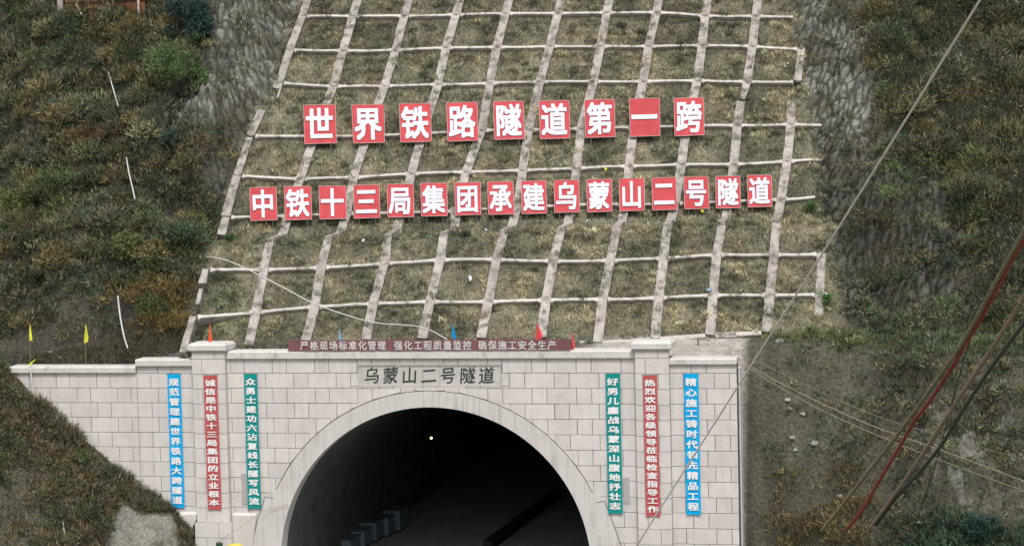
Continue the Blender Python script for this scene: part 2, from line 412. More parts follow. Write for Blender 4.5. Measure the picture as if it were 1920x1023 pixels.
tm = mesh_np('hillside', P.reshape(-1, 3), Fq[keep], c.reshape(-1, 3), False); tm.materials.append(M['terrain'])
tag(link(bpy.data.objects.new('hillside', tm)), None, None, kind='structure')

# mound in front of the left wing wall
ML = np.array([on_wall(*q)[[0, 2]] for q in ((-60, 560), (0, 672), (22, 698), (60, 738), (108, 786), (160, 826), (200, 858), (250, 908), (292, 934), (332, 962), (358, 1000), (372, 1040))])
def mound(X, Y, detail=True):
    X = np.asarray(X, float); Y = np.asarray(Y, float)
    zl = np.interp(X - 0.10 * Y, ML[:, 0], ML[:, 1], left=ML[0, 1]) - 3.2 * np.maximum(0, X - ML[-1, 0])
    fl = ss(0, 3, -Y)
    z = zl + .62 * Y + 1.2 * fl * fbm(X / 3.2, Y / 3.2, 101, 3) + .45 * ss(0, 1, -Y) * fbm(X / 1, Y / 1, 102, 3)
    # boulder-like concrete bulge low on the mound
    q = ((X + 12.9) / 1.7) ** 2 + ((Y + 1.9) / 1.5) ** 2
    z = z + 0.9 * np.exp(-q * 1.2)
    if detail: z = z + .12 * fbm(X / .4, Y / .4, 103, 3)
    return np.maximum(z, -10.6)
def grey_patch(X, Y):
    z = mound(X, Y, False)
    P_ = np.stack([X, Y, z], -1); px, py = project(P_)
    j = 60 * fbm(X / 1.2, Y / 1.2, 111, 3)
    top = np.interp(px, [190, 225, 240, 262, 330, 345], [1030, 945, 950, 968, 962, 1030])
    return ss(-6, 6, py - top + j * .35) * ss(185, 200, px + j * .4) * (1 - ss(325, 345, px + j * .2))
xa = axis(-24, -10.9, .11, -80, -10.9); ya = axis(-9, -.02, .11, -34, -.02)
XX, YY = np.meshgrid(xa, ya); ZZ = mound(XX, YY)
gp = grey_patch(XX, YY)[..., None]
m1 = fbm(XX / 2, YY / 2, 121, 4)[..., None]; m2 = fbm(XX / .6, YY / .6, 122, 3)[..., None]
c = np.array([.085, .068, .046]) * (1 + 1.2 * m1 + .8 * m2); c = c * (1 - gp) + gp * np.array([.185, .178, .155]) * (1 + .35 * m1 + .5 * m2)
px_, py_ = project(np.stack([XX, YY, ZZ], -1)); g2 = (ss(840, 880, py_ + 90 * m1[..., 0]) * (1 - ss(70, 130, px_ + 80 * m2[..., 0])))[..., None] * .6
c = c * (1 - g2) + g2 * np.array([.15, .155, .14]) * (1 + m2)
ny, nx = XX.shape; idx = np.arange(ny * nx).reshape(ny, nx)
Fq = np.stack([idx[:-1, :-1], idx[:-1, 1:], idx[1:, 1:], idx[1:, :-1]], -1).reshape(-1, 4)
tm = mesh_np('earth_mound', np.stack([XX, YY, ZZ], -1).reshape(-1, 3), Fq, np.clip(c, .01, .8).reshape(-1, 3), True); tm.materials.append(M['terrain'])
tag(link(bpy.data.objects.new('earth_mound', tm)), None, None, kind='structure')

# ------------------------------------------------------------------ portal walls
HC = .73; SH = .713; PER = SH * 3; J = .0115
box_cache = {}
def block(name, x0, x1, z0, z1, y, parent, dep=.06, m_='block'):
    key = (round(x1 - x0, 3), round(z1 - z0, 3), dep, m_)
    if key not in box_cache:
        a, b = (x1 - x0) / 2 - J, (z1 - z0) / 2 - J; e = .012
        V = [(-a, 0, -b), (a, 0, -b), (a, 0, b), (-a, 0, b), (-a, -dep + e, -b), (a, -dep + e, -b), (a, -dep + e, b), (-a, -dep + e, b),
             (-a + e, -dep, -b + e), (a - e, -dep, -b + e), (a - e, -dep, b - e), (-a + e, -dep, b - e)]
        Fc = [(8, 9, 10, 11)]
        for k in range(4):
            l = (k + 1) % 4; Fc += [(k, l, 4 + l, 4 + k), (4 + k, 4 + l, 8 + l, 8 + k)]
        me = bpy.data.meshes.new('block'); me.from_pydata(V, [], Fc); me.materials.append(M[m_]); box_cache[key] = me
    return link(bpy.data.objects.new(name, box_cache[key]), parent, ((x0 + x1) / 2, y, (z0 + z1) / 2))
def minus(r, h):
    x0, x1, z0, z1 = r; a0, a1, b0, b1 = h
    if a1 <= x0 or a0 >= x1 or b1 <= z0 or b0 >= z1: return [r]
    o = []
    if b1 < z1: o.append((x0, x1, b1, z1))
    if b0 > z0: o.append((x0, x1, z0, b0))
    q0, q1 = max(z0, b0), min(z1, b1)
    if a0 > x0: o.append((x0, a0, q0, q1))
    if a1 < x1: o.append((a1, x1, q0, q1))
    return [q for q in o if q[1] - q[0] > .06 and q[3] - q[2] > .06]
def poly_block(name, pts, y, parent, dep=.06, m_='block'):
    k = len(pts); V = [(p[0], y, p[1]) for p in pts] + [(p[0], y - dep, p[1]) for p in pts]
    return mk(name, V, [tuple(range(k, 2 * k))] + [(i, (i + 1) % k, k + (i + 1) % k, k + i) for i in range(k)], M[m_], parent)
def clip(poly, a, b, c_):           # keep a*x+b*z >= c
    o = []
    for i in range(len(poly)):
        p, q = poly[i], poly[(i + 1) % len(poly)]; dp = a * p[0] + b * p[1] - c_; dq = a * q[0] + b * q[1] - c_
        if dp >= 0: o.append(p)
        if dp * dq < 0:
            t = dp / (dp - dq); o.append((p[0] + t * (q[0] - p[0]), p[1] + t * (q[1] - p[1])))
    return o
wp = lambda x, y, Y=0: on_wall(x, y, Y)
inner_px = [(528, 1021), (542, 952), (569, 890.6), (617.5, 835.6), (672.5, 797.8), (737.8, 773.7), (806.6, 764.5), (875, 770), (913, 781), (971.6, 813), (1030, 866.6), (1071, 925), (1095, 980), (1104, 1021)]
outer_px = [(512.7, 935), (542, 873.4), (593.4, 813), (655, 770), (694.6, 753), (750.5, 738.5), (802.6, 734), (858.5, 737), (913, 751.5), (955, 769), (1008.5, 800.8), (1060, 850), (1109.6, 922.6), (1119, 943)]
IN = [wp(*q)[[0, 2]] for q in inner_px]; OUT = [wp(*q)[[0, 2]] for q in outer_px]
# fit circles to the two outlines (real arch geometry)
def circ(P_):
    P_ = np.array(P_); A = np.c_[2 * P_, np.ones(len(P_))]; s_, *_ = np.linalg.lstsq(A, (P_ ** 2).sum(1), rcond=None)
    return s_[0], s_[1], math.sqrt(s_[2] + s_[0] ** 2 + s_[1] ** 2)
ci = circ(IN); cu = circ(OUT)
print('inner', ci, 'outer', cu)
FLOOR = -10.2
def arch_pts(c_, n=64, zmin=FLOOR):
    a0 = math.asin(max(-1, (zmin - c_[1]) / c_[2]))
    return [(c_[0] + c_[2] * math.cos(t), c_[1] + c_[2] * math.sin(t)) for t in np.linspace(math.pi - a0, a0, n)]
XL0, XP1a, XP1b = wp(17, 700)[0], wp(366.5, 760)[0], wp(427.5, 760)[0]
XP2a, XP2b, XR1 = wp(1194, 760)[0], wp(1257, 760)[0], wp(1383, 800)[0]
XLs = wp(256, 690)[0]
print('wall X', XL0, XP1a, XP1b, XP2a, XP2b, XR1)
ZB = -12.0
ZTC = wp(800, 671)[2]; ZTW = wp(310, 685)[2]; ZTW0 = wp(150, 698)[2]; ZTR = wp(1320, 682)[2]
print('tops', ZTC, ZTW, ZTW0, ZTR)
portal = thing('tunnel_portal', (wp(815, 900)[0], 0, ZB), 'pale stone block portal wall with round arch over the dark tunnel mouth', 'tunnel portal')
# backing with arch hole
arch = arch_pts((ci[0], ci[1], ci[2] + .3), 48, ZB)
V = []; Fc = []
def backing(x0, x1, z0, z1, y0, y1, parent):
    b = MB(); b.box(x0, x1, y0, y1, z0, z1); return b.build('backing', M['mortar'], parent)
top = ZTC
bk = MB()
for i in range(len(arch) - 1):
    (xa_, za_), (xb_, zb_) = arch[i], arch[i + 1]
    xa_, xb_ = min(xa_, xb_), max(xa_, xb_)
    if xb_ - xa_ < 1e-4: continue
    if arch[i + 1][0] < arch[i][0]: continue
    bk.hexa([(arch[i][0], .06, arch[i][1]), (arch[i + 1][0], .06, arch[i + 1][1]), (arch[i + 1][0], .9, arch[i + 1][1]), (arch[i][0], .9, arch[i][1]),
             (arch[i][0], .06, top), (arch[i + 1][0], .06, top), (arch[i + 1][0], .9, top), (arch[i][0], .9, top)])
xm0 = min(p[0] for p in arch); xm1 = max(p[0] for p in arch)
# side fillers below the springing (arch curves back inwards there) are covered by the ring
bk.box(XP1a, xm0, .06, .9, ZB, top); bk.box(xm1, XP2b, .06, .9, ZB, top)
bk.build('backing', M['mortar'], portal)
PLQ = (wp(671, 700)[0], wp(940, 700)[0], wp(805, 724)[2], wp(805, 683)[2])
RO = cu[2] + .03; cm = ((ci[0] + cu[0]) / 2, (ci[1] + cu[1]) / 2)
# buttress-like flare of the ring below the notch
nL = [wp(*q)[[0, 2]] for q in ((497, 930), (482.6, 976), (471.5, 1023), (452, 1110))]
nR = [wp(*q)[[0, 2]] for q in ((1133.6, 938), (1150, 980), (1165, 1023), (1190, 1110))]
def courses(parent, x0, x1, zt, zb, phase, y=.06, holes=(), ring=False, plinth=None):
    k = 0; z1 = zt; rows = []
    zz = HC * math.ceil(zt / HC - 1e-6) - HC
    if zt - zz < .12: zz -= HC
    while z1 > zb:
        rows.append((max(zz, zb), z1)); z1 = zz; zz -= HC
    for (z0, z1) in rows:
        row = int(round((z0) / HC)); off = phase + (PER / 2 if row % 2 else 0)
        a = math.floor((x0 - off) / PER) * PER + off; xs = [x0]
        while a < x1:
            for q in (a, a + SH):
                if x0 + .12 < q < x1 - .12: xs.append(q)
            a += PER
        xs.append(x1)
        for q0, q1 in zip(xs[:-1], xs[1:]):
            rs = [(q0, q1, z0, z1)]
            for h in holes: rs = [p for r_ in rs for p in minus(r_, h)]
            for r_ in rs:
                mx, mz = (r_[0] + r_[1]) / 2, (r_[2] + r_[3]) / 2
                if ring:
                    cs = [(r_[0], r_[2]), (r_[1], r_[2]), (r_[1], r_[3]), (r_[0], r_[3])]
                    dd = [math.hypot(p[0] - cm[0], p[1] - cm[1]) for p in cs]
                    if r_[3] <= nL[0][1] + .02:      # flare zone
                        xl = np.interp(mz, [p[1] for p in nL][::-1], [p[0] for p in nL][::-1]); xr_ = np.interp(mz, [p[1] for p in nR][::-1], [p[0] for p in nR][::-1])
                        if r_[0] >= xl and r_[1] <= xr_: continue
                        if r_[1] > xl and r_[0] < cm[0]: r_ = (r_[0], xl + .1, r_[2], r_[3])
                        elif r_[0] < xr_ and r_[1] > cm[0]: r_ = (xr_ - .1, r_[1], r_[2], r_[3])
                        if r_[1] - r_[0] < .05: continue
                    elif min(dd) < RO or (r_[0] < cm[0] < r_[1] and r_[2] < cm[1] + RO):
                        pts = [cs[0], cs[1], cs[2], cs[3]]
                        ang = math.atan2(mz - cu[1], mx - cu[0]); ca, sa_ = math.cos(ang), math.sin(ang)
                        pts = clip(pts, ca, sa_, ca * cu[0] + sa_ * cu[1] + RO)
                        if len(pts) < 3: continue
                        ar = abs(sum(pts[i][0] * pts[(i + 1) % len(pts)][1] - pts[(i + 1) % len(pts)][0] * pts[i][1] for i in range(len(pts)))) / 2
                        if ar < .02: continue
                        c0 = np.mean(pts, 0); pts = [(c0[0] + (p[0] - c0[0]) * (1 - J / .4), c0[1] + (p[1] - c0[1]) * (1 - J / .35)) for p in pts]
                        poly_block('block', pts, y, parent); continue
                block('block', *r_, y, parent)
phC = wp(996.5, 685)[0]
phC = phC + (PER / 2 if int(round(.73 / HC)) % 2 else 0)
courses(portal, XP1b, XP2a, ZTC, ZB, phC, holes=[PLQ], ring=True)
# arch ring: proud band with depth, extrados above the notch, flare below
rg = MB(); A = arch_pts(ci, 72, FLOOR - .3); y0, y1 = -.02, .9
a_top = math.asin((nL[0][1] - cu[1]) / cu[2])
outer = []
for p in A:
    t = math.atan2(p[1] - ci[1], p[0] - ci[0])
    if True:
        q = (cu[0] + cu[2] * math.cos(t), cu[1] + cu[2] * math.sin(t))
        zn = nL[0][1] if p[0] < cm[0] else nR[0][1]
        if q[1] < zn: q = (np.interp(q[1], [w_[1] for w_ in nL][::-1], [w_[0] for w_ in nL][::-1]) if p[0] < cm[0] else np.interp(q[1], [w_[1] for w_ in nR][::-1], [w_[0] for w_ in nR][::-1]), q[1])
    else:
        xl = np.interp(p[1], [w_[1] for w_ in nL][::-1], [w_[0] for w_ in nL][::-1]); xr_ = np.interp(p[1], [w_[1] for w_ in nR][::-1], [w_[0] for w_ in nR][::-1])
        q = (xl if p[0] < cm[0] else xr_, p[1])
    outer.append(q)
for i in range(len(A) - 1):
    a, b, c_, d = A[i], A[i + 1], outer[i + 1], outer[i]
    rg.hexa([(a[0], y0, a[1]), (b[0], y0, b[1]), (b[0], y1, b[1]), (a[0], y1, a[1]), (d[0], y0, d[1]), (c_[0], y0, c_[1]), (c_[0], y1, c_[1]), (d[0], y1, d[1])])
rg.build('arch_ring', M['ring'], portal)
for side, nn_, cxs in ((-1, nL, nL[0][0]), (1, nR, nR[0][0])):
    b = MB(); w_ = .018; path = [(cu[0] + side * math.sqrt(max(0, cu[2] ** 2 - (nn_[0][1] - cu[1]) ** 2)), nn_[0][1] - .10), (nn_[0][0], nn_[0][1])] + [tuple(q) for q in nn_[1:]]
    for (p, q) in zip(path[:-1], path[1:]):
        d_ = np.array([q[0] - p[0], q[1] - p[1]]); d_ /= np.linalg.norm(d_); nx_, nz_ = -d_[1] * w_, d_[0] * w_
        b.hexa([(p[0] - nx_, -.014, p[1] - nz_), (q[0] - nx_, -.014, q[1] - nz_), (q[0] - nx_, -.024, q[1] - nz_), (p[0] - nx_, -.024, p[1] - nz_), (p[0] + nx_, -.014, p[1] + nz_), (q[0] + nx_, -.014, q[1] + nz_), (q[0] + nx_, -.024, q[1] + nz_), (p[0] + nx_, -.024, p[1] + nz_)])
    b.build('mortar_joint', M['mortar'], portal)
# plaque
b = MB(); b.box(PLQ[0] + .03, PLQ[1] - .03, .035, .058, PLQ[2] + .03, PLQ[3] - .03); plq = b.build('name_plaque', M['plaque'], portal)
fr = MB()
x0, x1, z0, z1 = PLQ
for bx in ((x0, x1, z1 - .05, z1 + .0), (x0, x1, z0, z0 + .05), (x0, x0 + .05, z0 + .05, z1 - .05), (x1 - .05, x1, z0 + .05, z1 - .05)):
    fr.box(bx[0], bx[1], -.012, .06, bx[2], bx[3])
fr.build('plaque_frame', M['plaque'], portal)
# copings
def coping(parent, x0, x1, z0, hgt, ov=.14, dep=1.1, seg=2.6, end=0.0):
    n = max(1, round((x1 - x0) / seg)); e = .06
    for i in range(n):
        a = x0 + (x1 - x0) * i / n + .006; b_ = x0 + (x1 - x0) * (i + 1) / n - .006
        prof = [(-ov, z0), (-ov, z0 + hgt - e), (-ov + e, z0 + hgt), (dep - e, z0 + hgt), (dep, z0 + hgt - e), (dep, z0)]
        V = [(a, p[0], p[1]) for p in prof] + [(b_, p[0], p[1]) for p in prof]; k = len(prof)
        mk('coping_stone', V, [tuple(range(k)), tuple(range(2 * k - 1, k - 1, -1))] + [(j, (j + 1) % k, k + (j + 1) % k, k + j)[::-1] for j in range(k)], M['coping'], parent)
coping(portal, XP1b + .002, XP2a - .002, ZTC + .003, .36)
# pilasters
def pilaster(x0, x1, ztop, zpl):
    b = MB(); b.box(x0 + .03, x1 - .03, -.23, .05, ZB, ztop); b.build('pilaster_core', M['mortar'], portal)
    z1 = ztop; zz = HC * math.ceil(ztop / HC - 1e-6) - HC; r_ = 0
    if ztop - zz < .2: zz -= HC
    w_ = x1 - x0
    while z1 > ZB + .1:
        z0 = zz; fr_ = .3 if r_ % 2 else .68
        ex = .0 if z0 > zpl - .3 else .09
        xs = x0 - ex, x0 + w_ * fr_, x1 + ex
        for q0, q1 in zip(xs[:-1], xs[1:]):
            a, b_ = q0 + J, q1 - J; yy = -.29 - ex
            bb = MB(); bb.box(a if q0 != xs[0] else q0, b_ if q1 != xs[2] else q1, yy, .04 if ex == 0 else .03, z0 + J, z1 - J)
            bb.build('block', M['block'], portal)
        z1 = zz; zz -= HC; r_ += 1
    cp = MB(); e = .05; hc_ = .42; a, b_ = x0 - .15, x1 + .15; ya, yb = -.44, 1.0; z0 = ztop + .003
    lay = [(0.06, z0), (0, z0 + .07), (0, z0 + hc_ - .12), (.13, z0 + hc_)]
    for i, (o_, z_) in enumerate(lay): cp.v += [(a + o_, ya + o_, z_), (b_ - o_, ya + o_, z_), (b_ - o_, yb - o_, z_), (a + o_, yb - o_, z_)]
    for i in range(3):
        for j in range(4): cp.f.append((i * 4 + j, i * 4 + (j + 1) % 4, i * 4 + 4 + (j + 1) % 4, i * 4 + 4 + j))
    cp.f += [(3, 2, 1, 0), (12, 13, 14, 15)]
    cp.build('pilaster_cap', M['coping'], portal)
ZPC = wp(395, 659, -.3)[2]; ZPR = wp(1224, 656, -.3)[2]; ZPL = wp(395, 972)[2]
pilaster(XP1a, XP1b, ZPC, ZPL); pilaster(XP2a, XP2b, ZPR, -30)
# niche covers
for (x0_, y0_, x1_, y1_) in ((452.5, 887, 466, 945), (1168.5, 894, 1181, 943)):
    a = wp(x0_, y0_); b_ = wp(x1_, y1_); bb = MB(); bb.box(a[0], b_[0], -.03, .02, b_[2], a[2]); bb.build('niche_cover', M['cover'], portal)
# plinth course left of the arch
zp = wp(330, 963)[2]
# wings
wl = thing('wing_wall', (XL0, 0, ZB), 'long left wing wall of pale blocks running into the earth mound', 'wall', 'wing walls of the portal')
wr = thing('wing_wall', (XR1, 0, ZB), 'short right wing wall of pale blocks beside the open slope', 'wall', 'wing walls of the portal')
b = MB(); b.box(XL0, XLs, .06, .9, ZB, ZTW0); b.build('backing', M['mortar'], wl)
b = MB(); b.box(XLs, XP1a, .06, .9, ZB, ZTW); b.build('backing', M['mortar'], wl)
b = MB(); b.box(XP2b, XR1 - .01, .06, .9, ZB, ZTR); b.build('backing', M['mortar'], wr)
b = MB(); b.box(XP2b + .05, XR1 + .06, .92, 1.7, ZB, wp(1385, 694)[2]); b.build('rear_wall', M['block'], wr)
phL = wp(105.3, 712)[0]
courses(wl, XLs, XP1a, ZTW, -9, phL); courses(wl, XL0, XLs, ZTW0, -9, phL)
phR = wp(1339.5, 740)[0]
courses(wr, XP2b, XR1, ZTR, ZB, phR)
coping(wl, XL0, XLs - .01, ZTW0 + .003, .30); coping(wl, XLs, XP1a - .002, ZTW + .003, .32, ov=.17); coping(wr, XP2b + .002, XR1 + .02, ZTR + .003, .27)
b = MB(); b.v = []; 
pr = [(0.0, zp + .12), (-.12, zp), (-.12, ZB)]
V = [(wp(322, 965)[0], p[0], p[1]) for p in pr] + [(XP1a - .1, p[0], p[1]) for p in pr]
mk('plinth', V, [(0, 3, 4, 1), (1, 4, 5, 2), (0, 1, 2), (3, 5, 4)], M['block'], wl)
V = [(XP1b + .1, p[0], p[1]) for p in pr] + [(nL[0][0] - .1, p[0], p[1]) for p in pr]
V[3] = (nL[1][0], 0.0, zp + .12); V[4] = (nL[1][0] - .0, -.12, zp); V[5] = (nL[3][0], -.12, ZB)
mk('plinth', V, [(0, 3, 4, 1), (1, 4, 5, 2), (0, 1, 2), (3, 5, 4)], M['block'], portal)

# tunnel: lining rings, floor
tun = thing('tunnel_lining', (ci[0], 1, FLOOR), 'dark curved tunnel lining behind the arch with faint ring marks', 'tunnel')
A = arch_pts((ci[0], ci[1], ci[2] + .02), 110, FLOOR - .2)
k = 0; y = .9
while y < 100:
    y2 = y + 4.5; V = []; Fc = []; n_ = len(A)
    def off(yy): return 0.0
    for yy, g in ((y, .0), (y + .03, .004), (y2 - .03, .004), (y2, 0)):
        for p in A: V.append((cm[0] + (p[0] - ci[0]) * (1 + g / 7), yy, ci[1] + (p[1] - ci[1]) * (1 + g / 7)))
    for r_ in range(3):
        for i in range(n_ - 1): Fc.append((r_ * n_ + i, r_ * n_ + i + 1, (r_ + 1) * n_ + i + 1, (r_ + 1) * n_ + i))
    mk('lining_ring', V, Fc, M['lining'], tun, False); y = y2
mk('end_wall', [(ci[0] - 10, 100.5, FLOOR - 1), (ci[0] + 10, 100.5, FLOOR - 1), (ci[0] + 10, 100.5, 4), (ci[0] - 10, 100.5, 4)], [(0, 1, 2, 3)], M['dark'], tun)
b = MB(); b.box(ci[0] - 8.2, ci[0] + 8.2, -2, 100, FLOOR - .3, FLOOR); tag(b.build('tunnel_floor', M['lining_floor']), None, None, kind='structure')
# things inside
def floor_at(x, y, z=FLOOR):
    d = ray(x, y); return CAM + d * ((z - CAM[2]) / d[2])
kb = MB(); p = floor_at(915, 1030); q = floor_at(1045, 932)  # near-black low bar following a dark line along the floor
kb.hexa([(p[0] - .25, p[1], FLOOR), (p[0] + .25, p[1], FLOOR), (q[0] + .25, q[1], FLOOR), (q[0] - .25, q[1], FLOOR), (p[0] - .25, p[1], FLOOR + .5), (p[0] + .25, p[1], FLOOR + .5), (q[0] + .25, q[1], FLOOR + .5), (q[0] - .25, q[1], FLOOR + .5)])
tag(kb.build('dark_floor_bar', M['dark']), 'dark low barrier running along the tunnel floor', 'bar')
spots = [((652, 1030), .75, 'blue-grey crate nearest the mouth in the tunnel row'), ((677, 1017), .85, 'second blue-grey crate of the row inside the tunnel'), ((700, 1006), 1.0, 'middle blue-grey crate of the row inside the tunnel'),
         ((722, 996), 1.0, 'fourth blue-grey crate of the row inside the tunnel'), ((744, 987), 1.15, 'deepest blue-grey crate of the row inside the tunnel')]
for (pp, hh, lab) in spots:
    c_ = floor_at(pp[0], pp[1] + 4); b = MB(); x_, y_ = c_[0], c_[1]
    r_ = thing('crate', (x_, y_, FLOOR), lab, 'crate', 'blue-grey crates inside the tunnel')
    b.box(x_ - .5, x_ + .45, y_ - .9, y_ + .9, FLOOR + .1, FLOOR + hh); b.build('body', M['container'], r_)
    b = MB(); b.box(x_ - .54, x_ + .49, y_ - .94, y_ + .94, FLOOR + hh, FLOOR + hh + .07); b.build('lid', M['container'], r_)
    b = MB(); b.box(x_ - .5, x_ - .3, y_ - .9, y_ + .9, FLOOR, FLOOR + .1); b.box(x_ + .25, x_ + .45, y_ - .9, y_ + .9, FLOOR, FLOOR + .1); b.build('skid', M['dark'], r_)
# lamp
d = ray(808.5, 820.5); lp = CAM + d * ((22 - CAM[1]) / d[1])
ztop_in = ci[1] + math.sqrt(max(0, (ci[2]) ** 2 - (lp[0] - ci[0]) ** 2))
lm = thing('tunnel_lamp', lp, 'small lit yellowish lamp hanging in the dark tunnel', 'lamp')
b = MB(); b.tube([lp + [0, 0, .14], (lp[0], lp[1], ztop_in)], .015, 5); b.build('cable', M['dark'], lm)
V = []; Fc = []
for i in range(7):
    t = math.pi * i / 6
    for j in range(10): V.append(tuple(lp + .07 * np.array([math.sin(t) * math.cos(j * .6283), math.sin(t) * math.sin(j * .6283), math.cos(t)])))
for i in range(6):
    for j in range(10): Fc.append((i * 10 + j, i * 10 + (j + 1) % 10, i * 10 + 10 + (j + 1) % 10, i * 10 + 10 + j))
mk('bulb', V, Fc, M['glow'], lm, True)

# ------------------------------------------------------------------ lattice frame
LNRM = np.cross(T, np.cos(math.radians(50)) * N + np.array([0, 0, math.sin(math.radians(50))])); LNRM = LNRM / np.linalg.norm(LNRM)
if LNRM[1] > 0: LNRM = -LNRM
# normal pointing out of the slope (towards camera and up)
HGT = .15
def ribbon(name, pts, widths, parent, m_, hgt=HGT, sink=.60, lip=0., nrm=LNRM, side=None):
    """beam of given widths along points lying on the slope; standing hgt proud of it"""
    pts = [np.array(p) for p in pts]; V = []; Fc = []
    if lip: prof = [(-1, -sink, 0), (-1, hgt, 0), (.80, hgt, 0), (.80, hgt + lip, 0), (1, hgt + lip, 0), (1, -sink, 0)]
    else: prof = [(-1, -sink, 0), (-1, hgt - .03, 0), (-.8, hgt, 0), (.8, hgt, 0), (1, hgt - .03, 0), (1, -sink, 0)]
    k = len(prof)
    for i, p in enumerate(pts):
        d = pts[min(i + 1, len(pts) - 1)] - pts[max(i - 1, 0)]; d /= np.linalg.norm(d)
        a = np.cross(d, nrm); a /= np.linalg.norm(a)
        if side is not None and np.dot(a, side) < 0: a = -a
        for (u_, h_, _) in prof: V.append(tuple(p + a * u_ * widths[i] / 2 + nrm * h_))
    for i in range(len(pts) - 1):
        for j in range(k): Fc.append((i * k + j, i * k + (j + 1) % k, (i + 1) * k + (j + 1) % k, (i + 1) * k + j))
    Fc += [tuple(range(k)), tuple(range((len(pts) - 1) * k, len(pts) * k))[::-1]]
    o = mk(name, V, Fc, M[m_], parent)
    return o
def jit(a=.02): return random.uniform(-a, a)
def rib(a, b, parent, w0=.46, w1=.46, ends=(1, 1)):
    a = np.array(a); b = np.array(b); L_ = np.linalg.norm(b - a); d = (b - a) / L_
    a2 = a + d * .004; b2 = b - d * .004; n_ = 6; pts = []; ws = []
    ox = 0
    for i in range(n_ + 1):
        t = i / n_; p = a2 + (b2 - a2) * t + T * (jit(.010) if 0 < i < n_ else 0) + LNRM * (jit(.012) if 0 < i < n_ else 0); pts.append(p); ws.append((w0 + (w1 - w0) * t) * (1 + jit(.03)))
    ribbon('rib', pts, ws, parent, 'beam', hgt=HGT + .05, lip=.05, side=T)
def cross(a, b, parent, wa=.24, haunch=(1, 1), cut=.235):
    a = np.array(a); b = np.array(b); L_ = np.linalg.norm(b - a); d = (b - a) / L_
    a2 = a + d * cut; b2 = b - d * cut; n_ = 10; pts = []; ws = []
    upv = np.cross(LNRM, T)
    sag = jit(.03)
    for i in range(n_ + 1):
        t = i / n_; x = t * (L_ - 2 * cut)
        hx = min(x, 0 if False else x); w_ = wa * (1 + jit(.08))
        if haunch[0]: w_ += .16 * max(0, 1 - x / .30) ** 2
        if haunch[1]: w_ += .16 * max(0, 1 - (L_ - 2 * cut - x) / .30) ** 2
        # finer points near ends
        pts.append(a2 + (b2 - a2) * t + upv * (sag * math.sin(math.pi * t) + jit(.008))); ws.append(w_)
    # add haunch break points
    e1 = a2 + d * .12; e2 = b2 - d * .12
    if haunch[0]: pts.insert(1, e1); ws.insert(1, wa + .16 * (1 - .12 / .30) ** 2)
    if haunch[1]: pts.insert(-1, e2); ws.insert(-1, wa + .16 * (1 - .12 / .30) ** 2)
    ribbon('cross_beam', pts, ws, parent, 'beam_x', hgt=HGT)
def cap(p, parent):
    V = []; Fc = []
    a = T; b_ = np.cross(LNRM, T); rr = .13
    for i, (r_, h_) in enumerate(((rr, HGT + .01), (rr * .95, HGT + .09), (rr * .5, HGT + .14))):
        for j in range(8):
            t = j * math.pi / 4; V.append(tuple(np.array(p) + a * r_ * math.cos(t) + b_ * r_ * math.sin(t) + LNRM * h_))
    for i in range(2):
        for j in range(8): Fc.append((i * 8 + j, i * 8 + (j + 1) % 8, i * 8 + 8 + (j + 1) % 8, i * 8 + 8 + j))
    Fc.append(tuple(range(16, 24))); mk('anchor_cap', V, Fc, M['beam'], parent)
lo = thing('lattice_frame', G['R0'][4], 'concrete lattice on the lower slope between the berm and the portal', 'slope lattice', 'concrete lattices on the cut slope')
hi = thing('lattice_frame', G['U1'][4], 'concrete lattice on the upper slope behind the red character boards', 'slope lattice', 'concrete lattices on the cut slope')
# lower ribs A..J
for i in range(10):
    a0_, a1_, a2_, a3_ = G['R0'][i], G['R1'][i + 1], G['R2'][i + 1], G['BL'][i]
    if i == 6 or i == 7 or i == 8: pass
    rib(a0_, a1_, lo, .48, .47); rib(a1_, a2_, lo, .46, .46); rib(a2_, a3_, lo, .46, .42)
    ribbon('rib', [a3_ - N * .02, G['BH'][i] + N * .0], [.4, .44], lo, 'beam', hgt=.30, lip=.04, nrm=np.array([0, 0, 1.0]), side=T)
rib(G['R1'][11] + (G['R1'][11] - G['R2'][11]) * .55, G['R1'][11], lo, .44, .42); rib(G['R1'][11], G['R2'][11], lo, .42, .42)
# left edge ribs, broken
rib(slope_hit(344, 664), slope_hit(363, 597), lo, .36, .33); rib(slope_hit(371, 575), slope_hit(378, 545), lo, .22, .2); rib(slope_hit(380, 535), G['R2'][0], lo, .42, .3)
for k_ in ('R1', 'R2'):
    g = G[k_]
    for i in range(11): cross(g[i], g[i + 1], lo, .17)
    for q in (): cap(q, lo)
cross(G['R1'][11], slope_hit(1566, 553), lo, .12, (1, 0)); 
g = G['R0']
for i in range(6, 9): cross(g[i], g[i + 1], lo, .26, (0, 0))
cross(slope_hit(1078, 646), g[6], lo, .24, (0, 0)); cross(g[9] + (g[8] - g[9]) * .45, g[8], lo, .3, (0, 0))
# upper ribs
UK = ['U1', 'U2', 'U3', 'U4', 'U5', 'U6', 'U7']
def ext(a, b, t): return a + (b - a) * t
for i in range(1, 11):
    g1, g2, g3 = G['U1'][i], G['U2'][i], G['U3'][i]
    rib(G['BH'][i - 1], g1, hi, .46, .46); rib(g1, g2, hi, .46, .47); rib(g2, g3, hi, .47, .47)
    if i == 10: rib(g3, slope_hit(1483.6, 193), hi, .46, .42); continue
    if i == 9: rib(g3, slope_hit(1388.8, 194), hi, .46, .46); rib(slope_hit(1391.5, 190), G['U4'][i], hi, .3, .44)
    else: rib(g3, G['U4'][i], hi, .47, .47)
    rib(G['U4'][i], G['U5'][i], hi, .47, .47); rib(G['U5'][i], G['U6'][i], hi, .47, .47); rib(G['U6'][i], G['U7'][i], hi, .47, .47)
